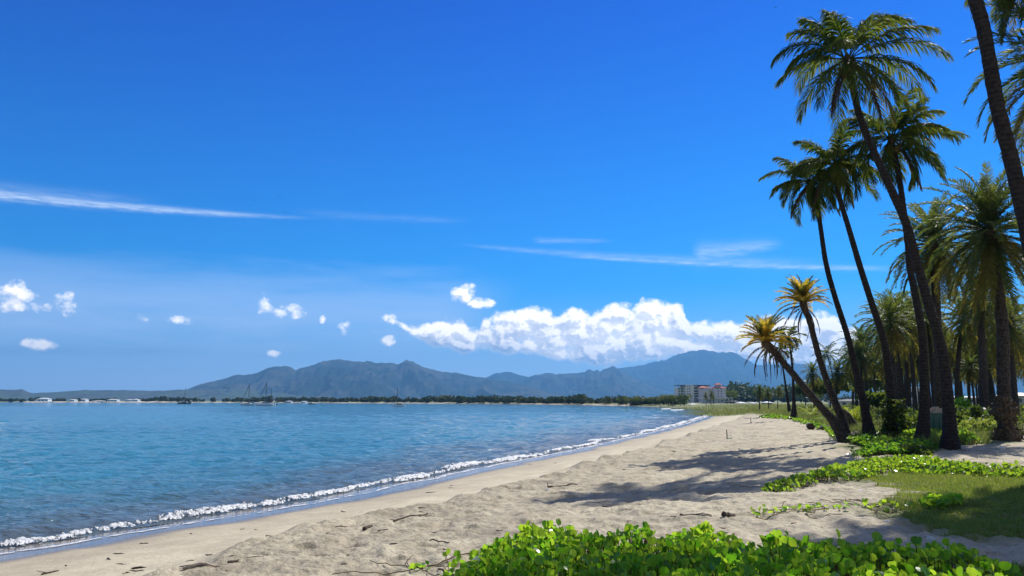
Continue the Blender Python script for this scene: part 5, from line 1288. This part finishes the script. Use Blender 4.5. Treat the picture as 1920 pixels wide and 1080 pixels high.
# logs by the leaning palms
p = onground(1521, 806); rr = .22; loc = tuple(p); r_ = empty('fallen_log', loc, 'cut log end, round and dark, lying on the sand left of the leaning palms', 'log')
mb = MB().tube([p + np.array([0, 0, rr*.85]), p + np.array([.25, .9, rr*.9])], [rr, rr*.95], 16, jit=.04); mb.build('bark', M['dark_wood'], r_, loc=loc)
MB().tube([p + np.array([-.004, -.016, rr*.85]), p + np.array([0, -.004, rr*.85])], [rr*.82, rr*.86], 16).build('cut_face', simple('cut_face', (.10, .055, .04), .9, (.05, .03, .025), 30), r_, loc=loc)
a, b = onground(1533, 806), onground(1566, 805); rr = .14
mb = MB().tube([a + [0, 0, rr*.1], a*.75+b*.25 + [0, .05, rr*.8], (a+b)/2 + [0, 0, rr*.8], b + [0, 0, rr]], [.04, rr, rr*1.05, rr*.9], 10, jit=.06)
tag(mb.build('fallen_log', M['dark_wood'], loc=tuple(a)), 'low mossy trunk lying between the cut log end and the leaning palms', 'log')
a = onground(1602, 812); tag(MB().tube([a + [.25, .4, 0], a + [.05, .3, .45], a + [-.25, .2, .95], a + [-.42, .2, 1.2]], [.30, .24, .17, .05], 12, jit=.06).build('tree_stump', M['dark_wood'], loc=tuple(a)), 'broken dark leaning stump right behind the orange crowned palm foot', 'stump')
a, b = onground(1590, 826), onground(1612, 822)
tag(MB().tube([a + [-.1, 0, .02], a + [.1, 0, .12], b + [-.1, 0, .15], b + [.25, 0, .02]], [.05, .2, .2, .06], 12, jit=.05).build('fallen_log', M['driftwood'], loc=tuple(a)), 'grey brown log lying between the leaning palms and the leftmost tall trunk', 'log')

# green rubbish bin between the two tallest trunks
p = at(1755, 812, 34.5); gz = ground_z(p.x, 34.5); loc = (p.x, 34.5, gz); w = 36/F*34.5; zt = at(1755, 776, 34.5).z
bn = empty('rubbish_bin', loc, 'dark green rubbish bin overflowing with cardboard between the two tallest palms', 'bin')
mb = MB().box((p.x, 34.5, (gz+zt)/2), (w*.86, .7, zt-gz), top=1.14); mb.build('body', M['bin_green'], bn, loc=loc)
MB().box((p.x, 34.5, zt+.02), (w*1.04, .86, .06)).build('rim', M['bin_green'], bn, loc=loc)
for k in range(3): MB().box((p.x + (k-1)*w*.27, 34.5-.385, (gz+zt)/2+.05), (.05, .05, (zt-gz)*.8)).build('rib', M['bin_green'], bn, loc=loc)
labs = ['torn brown carton on the left of the bin rubbish', 'whitish crumpled bag on the left end of the bin rubbish', 'brown carton in the middle of the bin rubbish', 'tipped brown carton on the right of the bin rubbish', 'flat pale carton under the others on the bin']
for k, (dx, dz, sz_, mt) in enumerate([(-.12, .15, (.28, .3, .18), 'card'), (-.32, .14, (.24, .3, .16), 'tan_canvas'), (.05, .19, (.24, .26, .22), 'card'), (.28, .15, (.26, .3, .18), 'card'), (.1, .08, (.6, .5, .05), 'tan_canvas')]):
    mb = MB().box((p.x+dx, 34.5-.05*k+.1, zt+dz), sz_, rz=.3*k, top=.8)
    tag(mb.build('carton' if mt == 'card' else 'rubbish_bag', M[mt], loc=(p.x+dx, 34.5, zt+dz)), labs[k], 'rubbish')
# pile of rubble in the grove left of the bin
for k, (px, py, s_) in enumerate([(1711, 780, .5), (1722, 783, .6), (1733, 782, .45)]):
    q = onground(px, py); ks = [(-.2, .9), (.15, 1.0), (.45, .75), (.62, .25)]
    tag(MB().tube([q + [0.05*i, 0, h*s_] for i, (h, _) in enumerate(ks)], [max(.05, r*s_) for _, r in ks], 9, jit=.12).build('boulder', simple('pale_stone', (.34, .29, .24), .95, (.2, .17, .14), 3), loc=tuple(q)), ['left boulder of the low heap under the grove palms', 'middle boulder, the largest of the low heap under the grove', 'right boulder of the low heap, partly behind the palm trunk'][k], 'boulder')

# litter
def plastic():
    m, t = newmat('clear_plastic'); p = t.n('ShaderNodeBsdfPrincipled'); tr = t.n('ShaderNodeBsdfTransparent'); mx = t.n('ShaderNodeMixShader'); o = t.n('ShaderNodeOutputMaterial')
    p.inputs['Base Color'].default_value = (.75, .80, .80, 1); p.inputs['Roughness'].default_value = .18; mx.inputs[0].default_value = .42
    t.l(tr.outputs[0], mx.inputs[1]); t.l(p.outputs[0], mx.inputs[2]); t.l(mx.outputs[0], o.inputs[0]); return m
M['plastic'] = plastic()
def crumple(label, px, py, w, h, mat, seed, name='plastic_bag', cat='litter', Y=None):
    rg = np.random.default_rng(seed); q = onground(px, py); k = q[1]/F; W2 = w*k/2; Hh = h*k; nu, nv = 22, 12; V = []
    for i in range(nv):
        ph = math.pi*(i/(nv-1))
        for j in range(nu):
            th = 2*math.pi*j/nu; r_ = 1 + rg.normal(0, .13)
            V.append((q[0]+W2*math.sin(ph)*math.cos(th)*r_, q[1]+W2*.8*math.sin(ph)*math.sin(th)*r_, q[2] + max(.0, Hh*.5 + Hh*.55*math.cos(ph)*r_)))
    Q = [(i*nu+j, i*nu+(j+1) % nu, (i+1)*nu+(j+1) % nu, (i+1)*nu+j) for i in range(nv-1) for j in range(nu)]
    o = MB().add(V, Q).build(name, mat, loc=tuple(q)); return tag(o, label, cat)
crumple('crumpled clear plastic bag caught in the left end of the foreground vine', 898, 1086, 42, 34, M['plastic'], 1)
crumple('white plastic scrap on the shaded sand beside the big gnarled palm', 1879, 845, 10, 8, M['white_paint'], 2, 'plastic_scrap')
crumple('clear plastic cup in the shade at the lower right', 1745, 1015, 14, 8, M['plastic'], 3, 'plastic_cup')
crumple('small white scrap just below the stubby end of the long stick', 1027, 921, 9, 4, M['white_paint'], 4, 'paper_scrap')
crumple('flat white scrap on the edge of the shaded grass', 1663, 979, 10, 3, M['white_paint'], 5, 'paper_scrap')
crumple('lilac grey scrap on the sand below the vine band', 1616, 922, 11, 3, M['wall_lilac'], 6, 'paper_scrap')
crumple('dark husk at the tip of the sunlit grass', 1627, 901, 8, 7, M['dark_wood'], 7, 'coconut_husk', 'husk')

# creeper flowers
fm = simple('pink_petal', (.65, .20, .50), .6, (.5, .12, .4), 30)
for k, (px, py, lab) in enumerate([(1311, 1003, 'single pink trumpet flower in the middle of the foreground vine'), (1497, 1062, 'pink trumpet flower low in the foreground vine right of centre')]):
    q = onground(px, py + 30); zt = at(px, py, q[1]).z; V = [(q[0], q[1], zt-.05)]
    for j in range(10): a = j*math.pi/5; r_ = .030 if j % 2 else .024; V.append((q[0]+math.cos(a)*r_, q[1]-.02+math.sin(a)*r_*.4, zt+math.sin(a)*r_))
    mb = MB().add(V, [], [(0, 1+j, 1+(j+1) % 10) for j in range(10)]); mb.tube([(q[0], q[1], zt-.14), (q[0], q[1], zt-.045)], [.004, .006], 5)
    tag(mb.build('vine_flower', fm, loc=(q[0], q[1], zt)), lab, 'flower')

# birds high over the bay
bm = simple('bird_dark', (.03, .03, .035), .8)
for k, (px, py, lab, s_) in enumerate([(478, 376, 'leftmost of the three dark birds gliding under the long cloud streak', 1), (525, 369, 'highest of the three dark birds gliding near the long cloud streak', 1), (536, 398, 'lowest of the three dark birds gliding near the long cloud streak', 1), (1454, 14, 'lone dark bird at the top edge of the sky left of the tallest palm', .8)]):
    c = np.array(tuple(at(px, py, 150))); w = .34*s_; mb = MB()
    mb.tube([c + [-.16, 0, 0], c + [-.05, 0, .01], c + [.1, 0, 0], c + [.2, 0, -.01]], [.01, .06, .05, .01], 7)
    for sg in (-1, 1): mb.add([c + [.05, 0, .02], c + [-.05, 0, .02], c + [-.02, sg*w*.6, .14], c + [.08, sg*w*.6, .14], c + [-.08, sg*w*1.5, .06]], [(0, 1, 2, 3)], [(3, 2, 4)])
    for v in mb.V:   # turn the wings across the line of sight
        x_, y_ = v[:, 0]-c[0], v[:, 1]-c[1]; v[:, 0] = c[0]+x_*.35+y_; v[:, 1] = c[1]-x_+y_*.35
    tag(mb.build('bird', bm, loc=tuple(c)), lab, 'bird')
